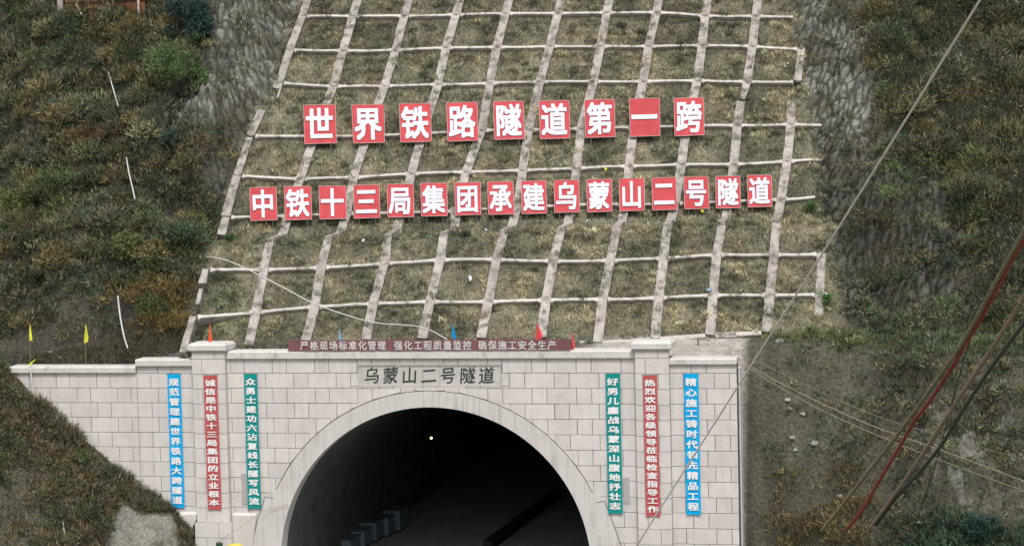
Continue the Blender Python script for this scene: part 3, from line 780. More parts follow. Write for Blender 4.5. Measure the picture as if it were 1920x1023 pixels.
# left edge pieces
rib(slope_hit(415.5, 444), slope_hit(425, 411), hi, .46, .42); rib(slope_hit(424, 409), slope_hit(445, 333), hi, .50, .44); rib(slope_hit(446, 331), slope_hit(469, 262), hi, .42, .36); rib(slope_hit(470, 258), slope_hit(492, 210), hi, .44, .46)
rib(slope_hit(521, 188), slope_hit(529, 161), hi, .12, .12)
rib(slope_hit(518, 170), G['U4'][0] + T * -.02, hi, .40, .44)
for a, b_ in (('U4', 'U5'), ('U5', 'U6'), ('U6', 'U7')): rib(G[a][0], G[b_][0], hi, .44, .44)
rib(G['U4'][10], G['U5'][10], hi, .40, .40)
for k_ in UK:
    g = G[k_]
    for i in range(len(g) - 1): cross(g[i], g[i + 1], hi, .16)
    if k_ in ('U2', 'U3', 'U4', 'U5', 'U6'):
        for q in g: cap(q, hi)
for a, b_ in ((G['U1'][10], (1536, 371)), (G['U2'][10], (1548, 301)), (G['U3'][10], (1548, 237.7)), (G['U6'][9], (1495, 35))): cross(a, slope_hit(*b_), hi, .17, (1, 0))

# ------------------------------------------------------------------ lettering
_gc = {}
def glyph(ch, bold=.03, ext_=0.0, res=2):
    key = (ch, bold, ext_)
    if key not in _gc:
        cu_ = bpy.data.curves.new('t', 'FONT'); cu_.body = ch; cu_.offset = bold; cu_.extrude = ext_; cu_.resolution_u = res
        o = bpy.data.objects.new('t', cu_); COL.objects.link(o); bpy.context.view_layer.update()
        dg = bpy.context.evaluated_depsgraph_get(); me = bpy.data.meshes.new_from_object(o.evaluated_get(dg))
        V = np.array([tuple(v.co) for v in me.vertices]); Fc = [tuple(p.vertices) for p in me.polygons]
        V[:, 0] = (V[:, 0] - .518); V[:, 1] = V[:, 1] - .385        # em box centred
        bpy.data.objects.remove(o); bpy.data.curves.remove(cu_); bpy.data.meshes.remove(me); _gc[key] = (V, Fc)
    return _gc[key]
def put_glyph(mb, ch, c_, u_, v_, n_, bold=.03, ext_=0.0, scale_n=1.0):
    V, Fc = glyph(ch, 0.0, ext_); c_ = np.array(c_)
    for k_, (dx, dy) in enumerate(((-1, -1), (1, -1), (1, 1), (-1, 1), (0, 0)) if bold > .02 else ((-1, -.6), (1, .6))):
        b = len(mb.v)
        for q in V: mb.v.append(tuple(c_ + u_ * (q[0] + dx * bold) + v_ * (q[1] + dy * bold) + n_ * (q[2] * scale_n + .0012 * k_)))
        mb.f += [tuple(b + i for i in f) for f in Fc]

# red character boards
SI = math.radians(74)
SUPV = math.cos(SI) * N + np.array([0, 0, math.sin(SI)]); SNRM = np.cross(T, SUPV); SNRM = SNRM if SNRM[1] < 0 else -SNRM
def R7(c_): return [(550 + x / 2.4304, 170 + y / 2.4333) for x, y in c_]
def R6(c_): return [(330 + x / 3.008, 320 + y / 3.008) for x, y in c_]
def R8(c_): return [(900 + x / 2.909, 320 + y / 2.909) for x, y in c_]
row1 = [('世', R7([(47,67),(191,64),(52,242),(196,238)])), ('界', R7([(266,64),(413,64),(274,239),(415,236)])), ('铁', R7([(483,60),(625,58),(489,235),(629,231)])),
 ('路', R7([(698,56),(837,52),(704,231),(842,226)])), ('隧', R7([(912,50),(1047,48),(917,223),(1053,219)])), ('道', R7([(1120,47),(1256,45),(1125,220),(1260,216)])),
 ('第', R7([(1327,43),(1463,40),(1332,214),(1466,210)])), ('一', R7([(1531,37),(1668,34),(1536,209),(1671,205)])), ('跨', R7([(1735,35),(1869,32),(1739,207),(1872,201)]))]
row2 = [('中', R6([(416,96),(563,91),(422,281),(571,276)])), ('铁', R6([(611,91),(760,88),(617,277),(765,273)])), ('十', R6([(806,87),(958,85),(812,272),(960,269)])), ('三', R6([(1002,82),(1146,79),(1006,268),(1150,263)])),
 ('局', R6([(1190,76),(1338,74),(1196,262),(1341,258)])), ('集', R6([(1380,70),(1527,69),(1386,256),(1530,253)])), ('团', R6([(1571,68),(1716,65),(1577,251),(1719,246)])),
 ('承', R8([(42,61),(178,59),(47,238),(186,235)])), ('建', R8([(225,57),(358,54),(229,234),(365,231)])), ('乌', R8([(404,53),(538,50),(408,228),(543,224)])), ('蒙', R8([(582,48),(717,45),(587,225),(720,220)])),
 ('山', R8([(760,44),(894,41),(763,219),(897,215)])), ('二', R8([(937,39),(1068,36),(942,214),(1074,210)])), ('号', R8([(1113,34),(1244,32),(1116,208),(1249,205)])), ('隧', R8([(1286,31),(1417,29),(1289,204),(1420,201)])), ('道', R8([(1459,25),(1589,23),(1463,198),(1592,194)]))]
def board(ch, cs, label, group, lift=.55):
    bc = [(cs[2][0] + cs[3][0]) / 2, (cs[2][1] + cs[3][1]) / 2]
    base = slope_hit(bc[0], bc[1] + 2); pc = base + LNRM * lift
    def hp(x, y):
        d = ray(x, y); return CAM + d * (np.dot(pc - CAM, SNRM) / np.dot(d, SNRM))
    tl, tr, bl, br = [hp(*q) for q in cs]; c_ = (tl + tr + bl + br) / 4
    u_ = ((tr - tl) + (br - bl)) / 2; v_ = ((tl - bl) + (tr - br)) / 2
    th = thing('character_board', (bl + br) / 2, label, 'sign', group)
    a = -u_ / 2; b_ = u_ / 2
    def slab(sc, d0, d1):
        m_ = MB(); m_.hexa([c_ + u_ * sc * x / 2 + v_ * sc * y / 2 + SNRM * d for d in (d0, d1) for x, y in ((-1, -1), (1, -1), (1, 1), (-1, 1))]); return m_
    slab(1, -.05, 0).build('panel', M['red_board'], th)
    e = MB(); uu = u_ / np.linalg.norm(u_); vv = v_ / np.linalg.norm(v_); w_ = .016
    for (p_, q_, o_) in ((tl, tr, vv), (bl, br, -vv), (tl, bl, -uu), (tr, br, uu)):
        e.hexa([p_ - SNRM * .06, q_ - SNRM * .06, q_ + o_ * w_ - SNRM * .06, p_ + o_ * w_ - SNRM * .06, p_ + SNRM * .012, q_ + SNRM * .012, q_ + o_ * w_ + SNRM * .012, p_ + o_ * w_ + SNRM * .012])
    e.build('edge_trim', M['edge_metal'], th)
    g = MB(); put_glyph(g, ch, c_ + SNRM * .03, u_ * .90, v_ * .88, SNRM, .025, .02, 1.0); g.build('character', M['white_paint'], th)
    for sx in (-.32, .32):
        p1 = c_ + u_ * sx + v_ * .42 - SNRM * .08; p0 = c_ + u_ * sx - v_ * .5 - SNRM * .08
        k = 0
        q = p0.copy()
        while k < 60:
            s_, n_ = sn(q[0], q[1])
            if q[2] < core(s_, n_) - .15: break
            q = q - np.array([0, 0, .05]); k += 1
        m_ = MB(); m_.tube([q, p0, p1], .03, 6); m_.build('post', M['pole'], th)
        s_, n_ = sn(p1[0], p1[1]); t_ = p1 + np.array([N[0], N[1], -.2]) * .2
        k = 0
        while k < 60:
            s_, n_ = sn(t_[0], t_[1])
            if t_[2] < core(s_, n_): break
            t_ = t_ + np.array([N[0], N[1], -.35]) * .06; k += 1
        m_ = MB(); m_.tube([p1, t_], .025, 5); m_.build('brace', M['pole'], th)
ordn = ['first', 'second', 'third', 'fourth', 'fifth', 'sixth', 'seventh', 'eighth', 'ninth', 'tenth', 'eleventh', 'twelfth', 'thirteenth', 'fourteenth', 'fifteenth', 'sixteenth']
for i, (ch, cs) in enumerate(row1): board(ch, cs, f'larger red board with white character {ch}, {ordn[i]} from left in upper row', 'large red boards of the upper row')
for i, (ch, cs) in enumerate(row2): board(ch, cs, f'smaller red board with white character {ch}, {ordn[i]} from left in lower row', 'small red boards of the lower row', .5)

# hanging banners on the walls
def banner(text, q, m_, label, yoff, fx=.78, fy=.80, bold=.03):
    tl, tr, bl, br = [on_wall(x, y, yoff) for x, y in q]
    th = thing('wall_banner', (bl + br) / 2, label, 'banner', 'vertical slogan banners on the portal walls')
    V = []; Fc = []; n_ = 40; kx = 5; ph = random.uniform(0, 6)
    def wob(u_, t): return .018 * math.sin(5 * t * 3 + ph + 2 * u_) * (.3 + .7 * math.sin(math.pi * t)) - .012 * math.cos(u_ * 6.28)
    for i in range(n_ + 1):
        t = i / n_; a = tl + (bl - tl) * t; b_ = tr + (br - tr) * t
        for j in range(kx): u_ = j / (kx - 1); p = a + (b_ - a) * u_; V.append((p[0], p[1] + wob(u_, t), p[2]))
    for i in range(n_):
        for j in range(kx - 1): Fc.append((i * kx + j, (i + 1) * kx + j, (i + 1) * kx + j + 1, i * kx + j + 1))
    mk('cloth', V, Fc, M[m_], th, True)
    b = MB(); b.tube([tl + [-.04, 0.02, .02], tr + [.04, 0.02, .02]], .018, 6); b.build('top_rod', M['pole'], th)
    g = MB(); n = len(text); mid = (tl + tr) / 2; midb = (bl + br) / 2; L_ = midb - mid; m0 = .022
    step = (1 - 2 * m0) / n; wv = (tr - tl); off_ = (mid + midb) / 2
    for i, ch in enumerate(text):
        t = m0 + step * (i + .5); c_ = mid + L_ * t
        put_glyph(g, ch, c_ + np.array([0, -.034, 0]), wv * fx, -L_ * step * fy, np.array([0, -1., 0]), bold)
    tag(g.build('lettering', M['print'], th), None, None, kind='stuff')
banner('规范管理建世界铁路大跨隧道', [(313.7,700.9),(338.5,700.7),(321.5,951.3),(346.5,951.3)], 'blue_cloth', 'bright blue vertical banner on the left wing wall', -.07)
banner('诚信是中铁十三局集团的立业根本', [(381.3,703.8),(407,703.6),(390,954.4),(415.6,954.6)], 'red_cloth', 'red vertical banner on the left pilaster', -.36, fx=.80)
banner('众勇士建功六沾复线长隧写风流', [(457.4,700.9),(482,700.7),(464.8,952.6),(490,952.6)], 'teal_cloth', 'teal vertical banner left of the arch', -.09, fx=.80)
banner('好男儿鏖战乌蒙深山腹地抒壮志', [(1135.3,700.4),(1162.6,700.2),(1140.7,962),(1168,962)], 'teal_cloth', 'teal vertical banner right of the arch', -.09, fx=.80)
banner('热烈欢迎各级领导莅临检查指导工作', [(1205.2,703.4),(1232,703.4),(1211.4,967),(1238.7,967)], 'red_cloth', 'red vertical banner on the right pilaster', -.36, fx=.78, fy=.82)
banner('精心施工铸时代领先精品工程', [(1282,700),(1309.4,700),(1287,964),(1314.4,964.4)], 'blue_cloth', 'bright blue vertical banner on the right wing wall', -.07)
# long faded banner over the portal coping
yb = -.17
tl, tr, bl, br = [on_wall(x, y, yb) for x, y in ((540, 637.5), (1070, 635.5), (540, 657.5), (1070, 656.0))]
th = thing('long_banner', (bl + br) / 2, 'long faded mauve banner stretched above the portal coping', 'banner')
V = []; Fc = []; n_ = 80
for i in range(n_ + 1):
    t = i / n_; a = tl + (tr - tl) * t; b_ = bl + (br - bl) * t; wv = .02 * math.sin(t * 60) + .015 * math.sin(t * 23 + 1)
    V += [(a[0], a[1] + wv * .4, a[2] + .01 * math.sin(t * 35)), ((a[0] + b_[0]) / 2, (a[1] + b_[1]) / 2 + wv, (a[2] + b_[2]) / 2), (b_[0], b_[1] + wv * .6, b_[2])]
for i in range(n_): Fc += [(i * 3, i * 3 + 1, i * 3 + 4, i * 3 + 3), (i * 3 + 1, i * 3 + 2, i * 3 + 5, i * 3 + 4)]
mk('cloth', V, Fc, M['mauve_cloth'], th, True)
g = MB(); txt = '严格现场标准化管理|强化工程质量监控|确保施工安全生产'
xs_ = np.linspace(571, 716, 9).tolist() + np.linspace(747, 876, 8).tolist() + np.linspace(905, 1035, 8).tolist()
hh = (tl - bl)
for ch, px in zip(txt.replace('|', ''), xs_):
    c_ = on_wall(px, 646.5 + (1070 - px) * .0018, yb - .045); put_glyph(g, ch, c_, np.array([.43, 0, 0]), np.array([0, 0, .46]), np.array([0, -1., 0]), .022)
tag(g.build('lettering', M['faded_print'], th), None, None, kind='stuff')
for t in (0, .2, .4, .6, .8, 1):
    p = bl + (br - bl) * t; q = tl + (tr - tl) * t; b = MB(); b.tube([(p[0], p[1] + .40, ZTC + .3), (p[0], p[1] + .1, q[2] - .05), (q[0], q[1] + .06, q[2] + .03)], .025, 6); b.build('post', M['pole'], th)
# plaque inscription
g = MB()
for ch, px in zip('乌蒙山二号隧道', (698, 733, 768.5, 805, 840.5, 877.5, 913)):
    c_ = on_wall(px, 703, .03); put_glyph(g, ch, c_, np.array([.80, 0, .06]), np.array([.06, 0, .84]), np.array([0, -1., 0]), .012, .01)
tag(g.build('inscription', M['ink'], plq), None, None, kind='stuff')

# ------------------------------------------------------------------ flags
def flag(base, top, m_, label, w_=.28, h_=.8, grp='small pennants on poles', lean=0.0):
    base = np.array(base); top = np.array(top)
    th = thing('pennant', base, label, 'flag', grp)
    b = MB(); b.tube([base, top], .014, 5); b.build('pole', M['bamboo'], th)
    V = []; Fc = []; n_ = 8; ph = random.uniform(0, 6)
    for i in range(n_ + 1):
        t = i / n_
        for j in range(5):
            u_ = j / 4; ww = w_ * (.10 + 1.0 * t) * (1 if t < .8 else 1 - (t - .8) * 2.2)
            V.append((top[0] + (u_ - .35) * ww, top[1] - .02 - .10 * math.sin(u_ * 7 + ph) * t, top[2] - h_ * t * (1 + .16 * (u_ - .5) * math.cos(ph)) - .03 * math.sin(u_ * 9 + ph)))
    for i in range(n_):
        for j in range(4): Fc.append((i * 5 + j, i * 5 + 5 + j, i * 5 + 6 + j, i * 5 + 1 + j))
    mk('cloth', V, Fc, M[m_], th, True)
zl = ZTW0 + .3
for (px, pyt, pyb, Y, mm, lab, w_, h_) in (
    (56.5, 607, 690, .5, 'yellow', 'narrow yellow pennant nearest the left end of the wing wall', .22, .85),
    (161, 607, 690, .5, 'yellow', 'yellow pennant standing midway along the left wing coping', .24, .92),
    (393.5, 607, 648, .3, 'orange', 'orange-red pennant on top of the left pilaster', .22, .95),
    (637, 617, 655, .3, 'pale_blue', 'pale blue pennant behind the left part of the long banner', .24, .55),
    (849, 607, 655, .3, 'bluef', 'strong blue pennant above the middle of the long banner', .30, .72),
    (1008, 607, 655, .3, 'pink', 'wide red pennant above the right part of the long banner', .42, .78),
    (1072, 624, 655, .1, 'pink', 'red pennant hanging over the right end of the long banner', .24, .82)):
    flag(on_wall(px, pyb, Y), on_wall(px, pyt, Y), mm, lab, w_, h_)
# fallen pennant + hose on the left coping
V = [on_wall(x, y, -.2) for x, y in ((53, 683), (62, 676), (67, 673), (60, 681), (56, 685))]
rag = mk('fallen_pennant', [tuple(v) for v in V] + [tuple(v + [0, .05, .02]) for v in V], [(0, 1, 2, 3, 4), (9, 8, 7, 6, 5)] + [(i, (i + 1) % 5, 5 + (i + 1) % 5, 5 + i) for i in range(5)], M['yellow'])
tag(rag, 'yellow pennant scrap lying on the left wing coping', 'flag')

# ------------------------------------------------------------------ hoses and cables
def line(name, pts, r, m_, label, cat, k=6, r1=None, grp=None, n=10):
    b = MB(); b.tube(smoothpath(pts, n), r, k, r1); o = b.build(name, M[m_], None, True); return tag(o, label, cat, grp)
hl = [('white hose piece coming down from the shed at top left', [(140, 2), (148, 18), (153, 28)], .035),
      ('white hose piece showing on the upper left hillside', [(203, 135), (208, 152), (216, 180), (222, 200)], .035),
      ('longest white hose piece midway down the left hillside', [(237, 295), (242, 325), (249, 355), (253, 373)], .035),
      ('curved white hose piece above the left wing wall', [(221, 555), (225, 590), (232, 628), (239, 651)], .045)]
for lab, pts, r_ in hl: line('hose', [hit(*q, 1.35) for q in pts], r_, 'hose', lab, 'hose', grp='white hose pieces on the left hill')
line('hose', [on_wall(x, y, -.25) for x, y in ((57, 690), (60, 720), (63, 750), (66, 782))], .04, 'hose', 'white hose hanging down the left wing wall face', 'hose')
def mhit(x, y, lift=.1):
    d = ray(x, y); t = np.arange(70, 110, .05); Pp = CAM + d * t[:, None]; g_ = Pp[:, 2] - mound(Pp[:, 0], Pp[:, 1], False) - lift; return Pp[np.argmax(g_ < 0)]
line('stake', [mhit(118, 975, .35), mhit(124, 1030, .35)], .03, 'hose', 'pale thin stake at the bottom of the earth mound', 'stake')
line('stake', [mhit(174, 910, .3), mhit(169, 1030, .3)], .02, 'bamboo', 'thin dry stalk standing on the earth mound', 'stake')
line('cable', [slope_hit(393, 492) + LNRM * .5, slope_hit(440, 520) + LNRM * 1.3, slope_hit(520, 565) + LNRM * 1.6, slope_hit(600, 600) + LNRM * 1.3, slope_hit(700, 623) + LNRM * .9, slope_hit(790, 628) + LNRM * .7, on_wall(845, 640, .3)], .03, 'hose', 'white cable sagging across the lower left lattice to the long banner', 'cable')
def at(x, y, dep):
    d = ray(x, y); return CAM + d * dep / np.dot(d, FW)
line('cable', [at(1885, -75, 55), at(1838, 0, 58), at(1700, 222, 65), at(1545, 470, 74), at(1370, 745, 84), at(1200, 1012, 92), at(1180, 1045, 94)], .038, 'cord', 'long pale cord crossing in front of the right wing wall', 'cable')
C4 = [('olive_hose', 'olive cable, leftmost of the thick cables at lower right', [(1925, 425), (1880, 505), (1805, 641), (1735, 742), (1685, 811), (1632, 878), (1582, 943), (1540, 995)], .076),
      ('red_hose', 'rust red cable among the thick cables at lower right', [(1925, 438), (1880, 520), (1838, 600), (1809, 645), (1784, 691), (1739, 757), (1714, 790), (1685, 840), (1644, 908), (1619, 951), (1588, 991)], .076),
      ('brown_hose', 'brown cable right of the rust red one', [(1925, 548), (1894, 600), (1846, 674), (1788, 761), (1743, 831), (1705, 887), (1668, 939), (1630, 991)], .076),
      ('dark_hose', 'dark green cable, rightmost of the thick cables', [(1928, 595), (1854, 695), (1797, 782), (1764, 835), (1727, 881), (1681, 931), (1643, 983)], .074)]
for mm, lab, pts, r_ in C4:
    n_ = len(pts); line('thick_cable', [at(x, y, 62 + 28 * ((y - 440) / 550.)) for x, y in pts], r_, mm, lab, 'cable', 8, r1=.074, grp='thick cables at lower right')
line('wire', [at(1925, 270, 60), at(1890, 410, 64), at(1850, 540, 70), at(1800, 700, 78), at(1760, 850, 86), at(1715, 985, 92)], .028, 'dark_hose', 'thin dark wire hanging behind the thick cables', 'wire')
line('wire', [slope_hit(1320, 638) + LNRM * .3, at(1430, 700, 98), at(1600, 783, 90), at(1760, 842, 84), at(1925, 903, 76)], .022, 'thin_wire', 'upper of two thin pale wires crossing the right bank', 'wire', grp='thin wires from the portal corner')
line('wire', [slope_hit(1316, 640) + LNRM * .3, at(1425, 703, 98), at(1540, 768, 92), at(1700, 838, 86), at(1925, 922, 76)], .016, 'thin_wire', 'lower of two thin pale wires crossing the right bank', 'wire', grp='thin wires from the portal corner')
line('wire', [slope_hit(1322, 636) + LNRM * .3, at(1600, 762, 90), at(1780, 820, 84), at(1925, 862, 76)], .009, 'thin_wire', 'faintest hair-thin wire above the pale pair on the right bank', 'wire')
line('wire', [hit(1902, 0, .6), hit(1930, 22, .6)], .04, 'hose', 'white wire at the top right corner', 'wire')
# post by the right ledge
a = slope_hit(1316, 645); line('post', [a + [0, -1.5, -1.2], a + [0, -1.5, .5]], .04, 'pole', 'short grey post on the ledge behind the right wing wall', 'post')
# rope ladder on the slope
rl = thing('rope_ladder', slope_hit(862, 566), 'thin rope ladder hanging down a lattice cell', 'ladder')
for (a, b_) in (((850, 490), (857, 566)), ((863, 492), (870, 566))):
    m_ = MB(); m_.tube([slope_hit(*a) + LNRM * .32, slope_hit(*b_) + LNRM * .3], .012, 4); m_.build('rope', M['thin_wire'], rl)
for k in range(8):
    t = (k + .5) / 8; p = slope_hit(850 + 7 * t, 490 + 76 * t) + LNRM * .31; q = slope_hit(863 + 7 * t, 492 + 74 * t) + LNRM * .31
    m_ = MB(); m_.tube([p, q], .009, 4); m_.build('rung', M['thin_wire'], rl)
# litter
def scrap(x, y, m_, label, sz=.12, f=slope_hit, asp=1.0):
    p = f(x, y) + LNRM * .28; V = []
    for i in range(7):
        t = i * 2 * math.pi / 7; V.append(tuple(p + T * sz * math.cos(t) * random.uniform(.6, 1.2) + np.cross(LNRM, T) * sz * asp * math.sin(t) * random.uniform(.6, 1.2) + LNRM * jit(.05)))
    V2 = [tuple(np.array(v) - LNRM * .02) for v in V]; c0 = tuple(p + LNRM * .06)
    tag(mk('litter', V + V2 + [c0], [(i, (i + 1) % 7, 14) for i in range(7)] + [(i, (i + 1) % 7, 7 + (i + 1) % 7, 7 + i) for i in range(7)] + [tuple(range(7, 14))], M[m_]), label, 'litter')
scrap(882, 527, 'white_rag', 'pale blue rag lying in a lattice cell right of the rope ladder', .09, asp=2.4)
scrap(1328, 549, 'pale_blue', 'blue scrap caught on a cross beam in the lower lattice', .12)
scrap(681, 456, 'white_paint', 'white scrap on the berm between the third and fourth ribs', .09)
scrap(912, 437, 'white_paint', 'white scrap on the berm left of the pink tape', .07)
scrap(948, 433, 'pink', 'pink tape scrap at the bend of a rib on the berm', .10)
scrap(1128, 400, 'yellow', 'yellow scrap below the lower boards near the middle', .09, asp=1.6)
scrap(1316, 402, 'yellow', 'yellow scrap below the character 号 board', .08, asp=1.6)
scrap(1136, 323, 'yellow', 'yellow scrap above the character 蒙 board', .08, asp=1.6)
scrap(1100, 420, 'white_rag', 'pale scrap on the berm below the character 乌 board', .08)
scrap(1477, 125, 'white_rag', 'tiny white scrap in the top right lattice cell', .07)
scrap(1121, 16, 'white_rag', 'tiny white scrap near the top of the lattice', .07)

# shed at the top left
sp = hit(196, 12); sz = sp[2]
shed = thing('hillside_shed', sp, 'rust brown plank shed at the top left of the hill', 'shed')
c0 = hit(122, 16); c1 = hit(272, 16); yy = min(c0[1], c1[1]) - .75
xa_, xb_ = on_wall(122, 8, yy)[0], on_wall(272, 8, yy)[0]; zb0 = on_wall(200, 20, yy)[2] - .5
nP = 22
for i in range(nP):
    a = xa_ + (xb_ - xa_) * i / nP; b = MB(); b.box(a + .01, a + (xb_ - xa_) / nP - .01, yy + jit(.01), yy + .06, zb0, zb0 + 2.9); b.build('plank', M['rustwall'], shed)
b = MB(); b.box(xa_ + .02, xb_ - .02, yy + .07, yy + 3, zb0, zb0 + 2.88); b.build('body', M['dark'], shed)
zr = on_wall(200, 2.5, yy)[2]
b = MB(); b.box(xa_ - .1, xb_ + .1, yy - .07, yy - .03, zr - .03, zr + .05); b.build('rail', M['dark'], shed)
x_ = on_wall(261, 8, yy)[0]; b = MB(); b.box(x_ - .06, x_ + .06, yy - .14, yy - .08, zb0, zb0 + 3); b.build('post', M['edge_metal'], shed)
x_ = on_wall(112, 5, yy)[0]; b = MB(); b.box(x_ - .16, x_ + .16, yy, yy + .2, zb0, zb0 + 3); b.build('post', M['beam'], shed)
b = MB(); b.hexa([(xa_ - .4, yy - .5, zb0 + 2.9), (xb_ + .4, yy - .5, zb0 + 2.9), (xb_ + .4, yy + 3.4, zb0 + 3.8), (xa_ - .4, yy + 3.4, zb0 + 3.8)] + [(xa_ - .4, yy - .5, zb0 + 2.98), (xb_ + .4, yy - .5, zb0 + 2.98), (xb_ + .4, yy + 3.4, zb0 + 3.88), (xa_ - .4, yy + 3.4, zb0 + 3.88)]); b.build('roof', M['pole'], shed)

# yellow-topped site machine at the foot of the left pilaster
c_ = on_wall(440, 1017.5, -3.5); zt = c_[2]
tk = thing('site_tank', (c_[0], c_[1], -12), 'rounded yellow tank top peeping in below the left pilaster', 'tank')
V = []; Fc = []; rr = .48
prof = [(0, zt), (rr * .5, zt - .03), (rr * .85, zt - .12), (rr, zt - .3), (rr, zt - 1.6)]
for (r_, z_) in prof:
    for j in range(20): t = j * math.pi / 10; V.append((c_[0] + r_ * math.cos(t), c_[1] + r_ * math.sin(t), z_))
for i in range(4):
    for j in range(20): Fc.append((i * 20 + j, i * 20 + (j + 1) % 20, i * 20 + 20 + (j + 1) % 20, i * 20 + 20 + j))
mk('drum', V, Fc, M['yellow_tank'], tk, True)
b = MB()
for dx, dy in ((-.35, -.35), (.35, -.35), (.35, .35), (-.35, .35)): b.tube([(c_[0] + dx, c_[1] + dy, -12), (c_[0] + dx, c_[1] + dy, zt - 1.5)], .04, 6)
b.build('stand', M['pole'], tk)
d_ = on_wall(411, 1016.5, -3.5); b = MB(); b.tube([(d_[0], d_[1], d_[2]), (d_[0], d_[1], d_[2] - .12), (d_[0] , d_[1], d_[2] - .7)], .16, 12); b.build('filler_cap', M['green_tank'], tk)
line('cord', [on_wall(405, 1016, -3.4), on_wall(450, 988, -1.5), on_wall(490, 960, -.3), on_wall(540, 945, -.1)], .012, 'thin_wire', 'thin grey cord from the yellow tank up to the arch ring', 'cord')

# ------------------------------------------------------------------ vegetation
def blades(C_, D_, Ln, Wd, colr):
    """triangular leaves: base centre, direction, length, width, colour"""
    n_ = len(C_); D_ = D_ / np.linalg.norm(D_, axis=1, keepdims=True)
    r_ = rng.normal(size=(n_, 3)); sd_ = np.cross(D_, r_); sd_ /= (np.linalg.norm(sd_, axis=1, keepdims=True) + 1e-9)
    V = np.empty((n_, 3, 3)); V[:, 0] = C_ - sd_ * Wd[:, None] / 2; V[:, 1] = C_ + sd_ * Wd[:, None] / 2; V[:, 2] = C_ + D_ * Ln[:, None]
    cc = np.repeat(colr, 3, 0)
    return V.reshape(-1, 3), np.arange(n_ * 3).reshape(-1, 3), cc
def leafobj(name, parts, label=None, cat=None, kind=None, parent=None, world=(0, 0, 0)):
    V = np.concatenate([p[0] for p in parts]) - np.array(world); cc = np.concatenate([p[2] for p in parts]); Fq = np.arange(len(V)).reshape(-1, 3)
    me = mesh_np(name, V, Fq, np.clip(cc, .005, 1)); me.materials.append(M['leaf'])
    return tag(link(bpy.data.objects.new(name, me), parent, world), label, cat, kind=kind)
PAL = 1.12 * np.array([[.085, .082, .056], [.060, .068, .046], [.120, .106, .066], [.045, .058, .042], [.098, .084, .064], [.135, .100, .055], [.070, .090, .044], [.165, .150, .095], [.115, .112, .098]])
def shrubs(S_, N_, R_, colr, posf, per=150, up=.5, spread=1.0, wid=.05, ln=.30):
    """many twiggy bushes merged in one undergrowth mass"""
    B = posf(S_, N_); cnt = np.maximum(12, (per * R_ ** 1.7).astype(int)); k = np.repeat(np.arange(len(S_)), cnt); n_ = len(k)
    d = rng.normal(size=(n_, 3)); d[:, 2] = np.abs(d[:, 2]) * .9 + .05; d /= np.linalg.norm(d, axis=1, keepdims=True)
    out = LNRM * .45; rad = R_[k] * rng.uniform(.35, 1.0, n_) ** .6
    lump = .72 + .55 * vnoise(d[:, 0] * 2.2 + k * 3.1, d[:, 1] * 2.2 + d[:, 2] * 1.7, 5)
    C_ = B[k] + d * (rad * lump)[:, None] * spread + out * (R_[k] * .45)[:, None]
    D_ = d + rng.normal(size=(n_, 3)) * .55 + np.array([0, 0, up])
    L_ = ln * rng.uniform(.5, 1.3, n_) * (.6 + .5 * R_[k]); Wd = wid * rng.uniform(.6, 1.5, n_)
    cc = colr[k] * rng.uniform(.55, 1.5, (n_, 1)) + rng.normal(size=(n_, 3)) * .006
    return blades(C_, D_, L_, Wd, cc)
def surf2(s, n): return surf(s, n)
def palcol(px, py, seed):
    a = fbm(px / 150., py / 110., seed, 3) + .5; b = fbm(px / 45., py / 40., seed + 5, 3) + .5
    k = np.clip((a * .9 + b * 1.1 - .55) * 9 + rng.normal(size=len(px)) * 1.1, 0, 8).astype(int)
    return PAL[k]
# candidate positions on the hillside
n_ = 31000
s_ = rng.uniform(-15.5, 45, n_); q_ = rng.uniform(-12.5, 24, n_)
X_, Y_ = xy(s_, q_); Z_ = height(s_, q_, False); px, py = project(np.stack([X_, Y_, Z_], -1))
sl_ = np.interp(Z_, SLZ, SLS); rk_ = rock(s_, q_)
nnv = q_ - 0.34 * np.maximum(0, -s_)
left = (s_ < sl_ - .35) & (nnv > .25); right = (s_ > 30.9) & (nnv > 0)
bank = (nnv <= 0) & (X_ > XR + .2) 
dens = np.zeros(n_)
dens[left] = .85; dens[right] = .80
dens *= (1 - np.where((Z_ < 12.5) & (s_ > 15), .72, .93) * rk_)
dens[left & (py > 545) & (px < 225)] *= .45
dens[bank] = .62
dens[bank & (nnv > -3.4)] = .5
dens[bank & (X_ < 18.5)] = .28
lowright = bank & (py > 975); dens[lowright] = .9
bank_orange = bank & (px < 1640) & (px > 1395) & (py > 880); dens[bank_orange] = .6
dens *= .55 + .9 * (fbm(s_ / 1.3, q_ / 1.3, 131, 3) + .5)
kp = (rng.uniform(size=n_) < dens) & (px > -120) & (px < 2040) & (py > -90) & (py < 1090)
s_, q_, px, py, X_, left, right, bank = [a[kp] for a in (s_, q_, px, py, X_, left, right, bank)]
colr = palcol(px, py, 141)
def tint(mask, c_, k=.75): colr[mask] = colr[mask] * (1 - k) + np.array(c_) * k
tint((np.abs(px - 185) < 65) & (np.abs(py - 268 + (px - 185) * .1) < 12), (.17, .085, .05))      # rust fern band
tint((px > 235) & (px < 370) & (py > 540) & (py < 660), (.19, .115, .045), .7)
tint((px < 120) & (py > 330) & (py < 420) & left, (.12, .13, .045), .5)
tint((px > 190) & (px < 420) & (py > 420) & (py < 500) & left, (.075, .10, .040), .5)
tint((px > 1740) & (py > 60) & (py < 420) & right & (rng.uniform(size=len(px)) < .4), (.15, .115, .06), .5)
tint((px > 1640) & (px < 1860) & (py > 300) & (py < 440) & (rng.uniform(size=len(px)) < .5), (.10, .135, .05), .7)
tint((px > 1560) & (py > 560) & (py < 680) & (rng.uniform(size=len(px)) < .65), (.085, .120, .055), .6)
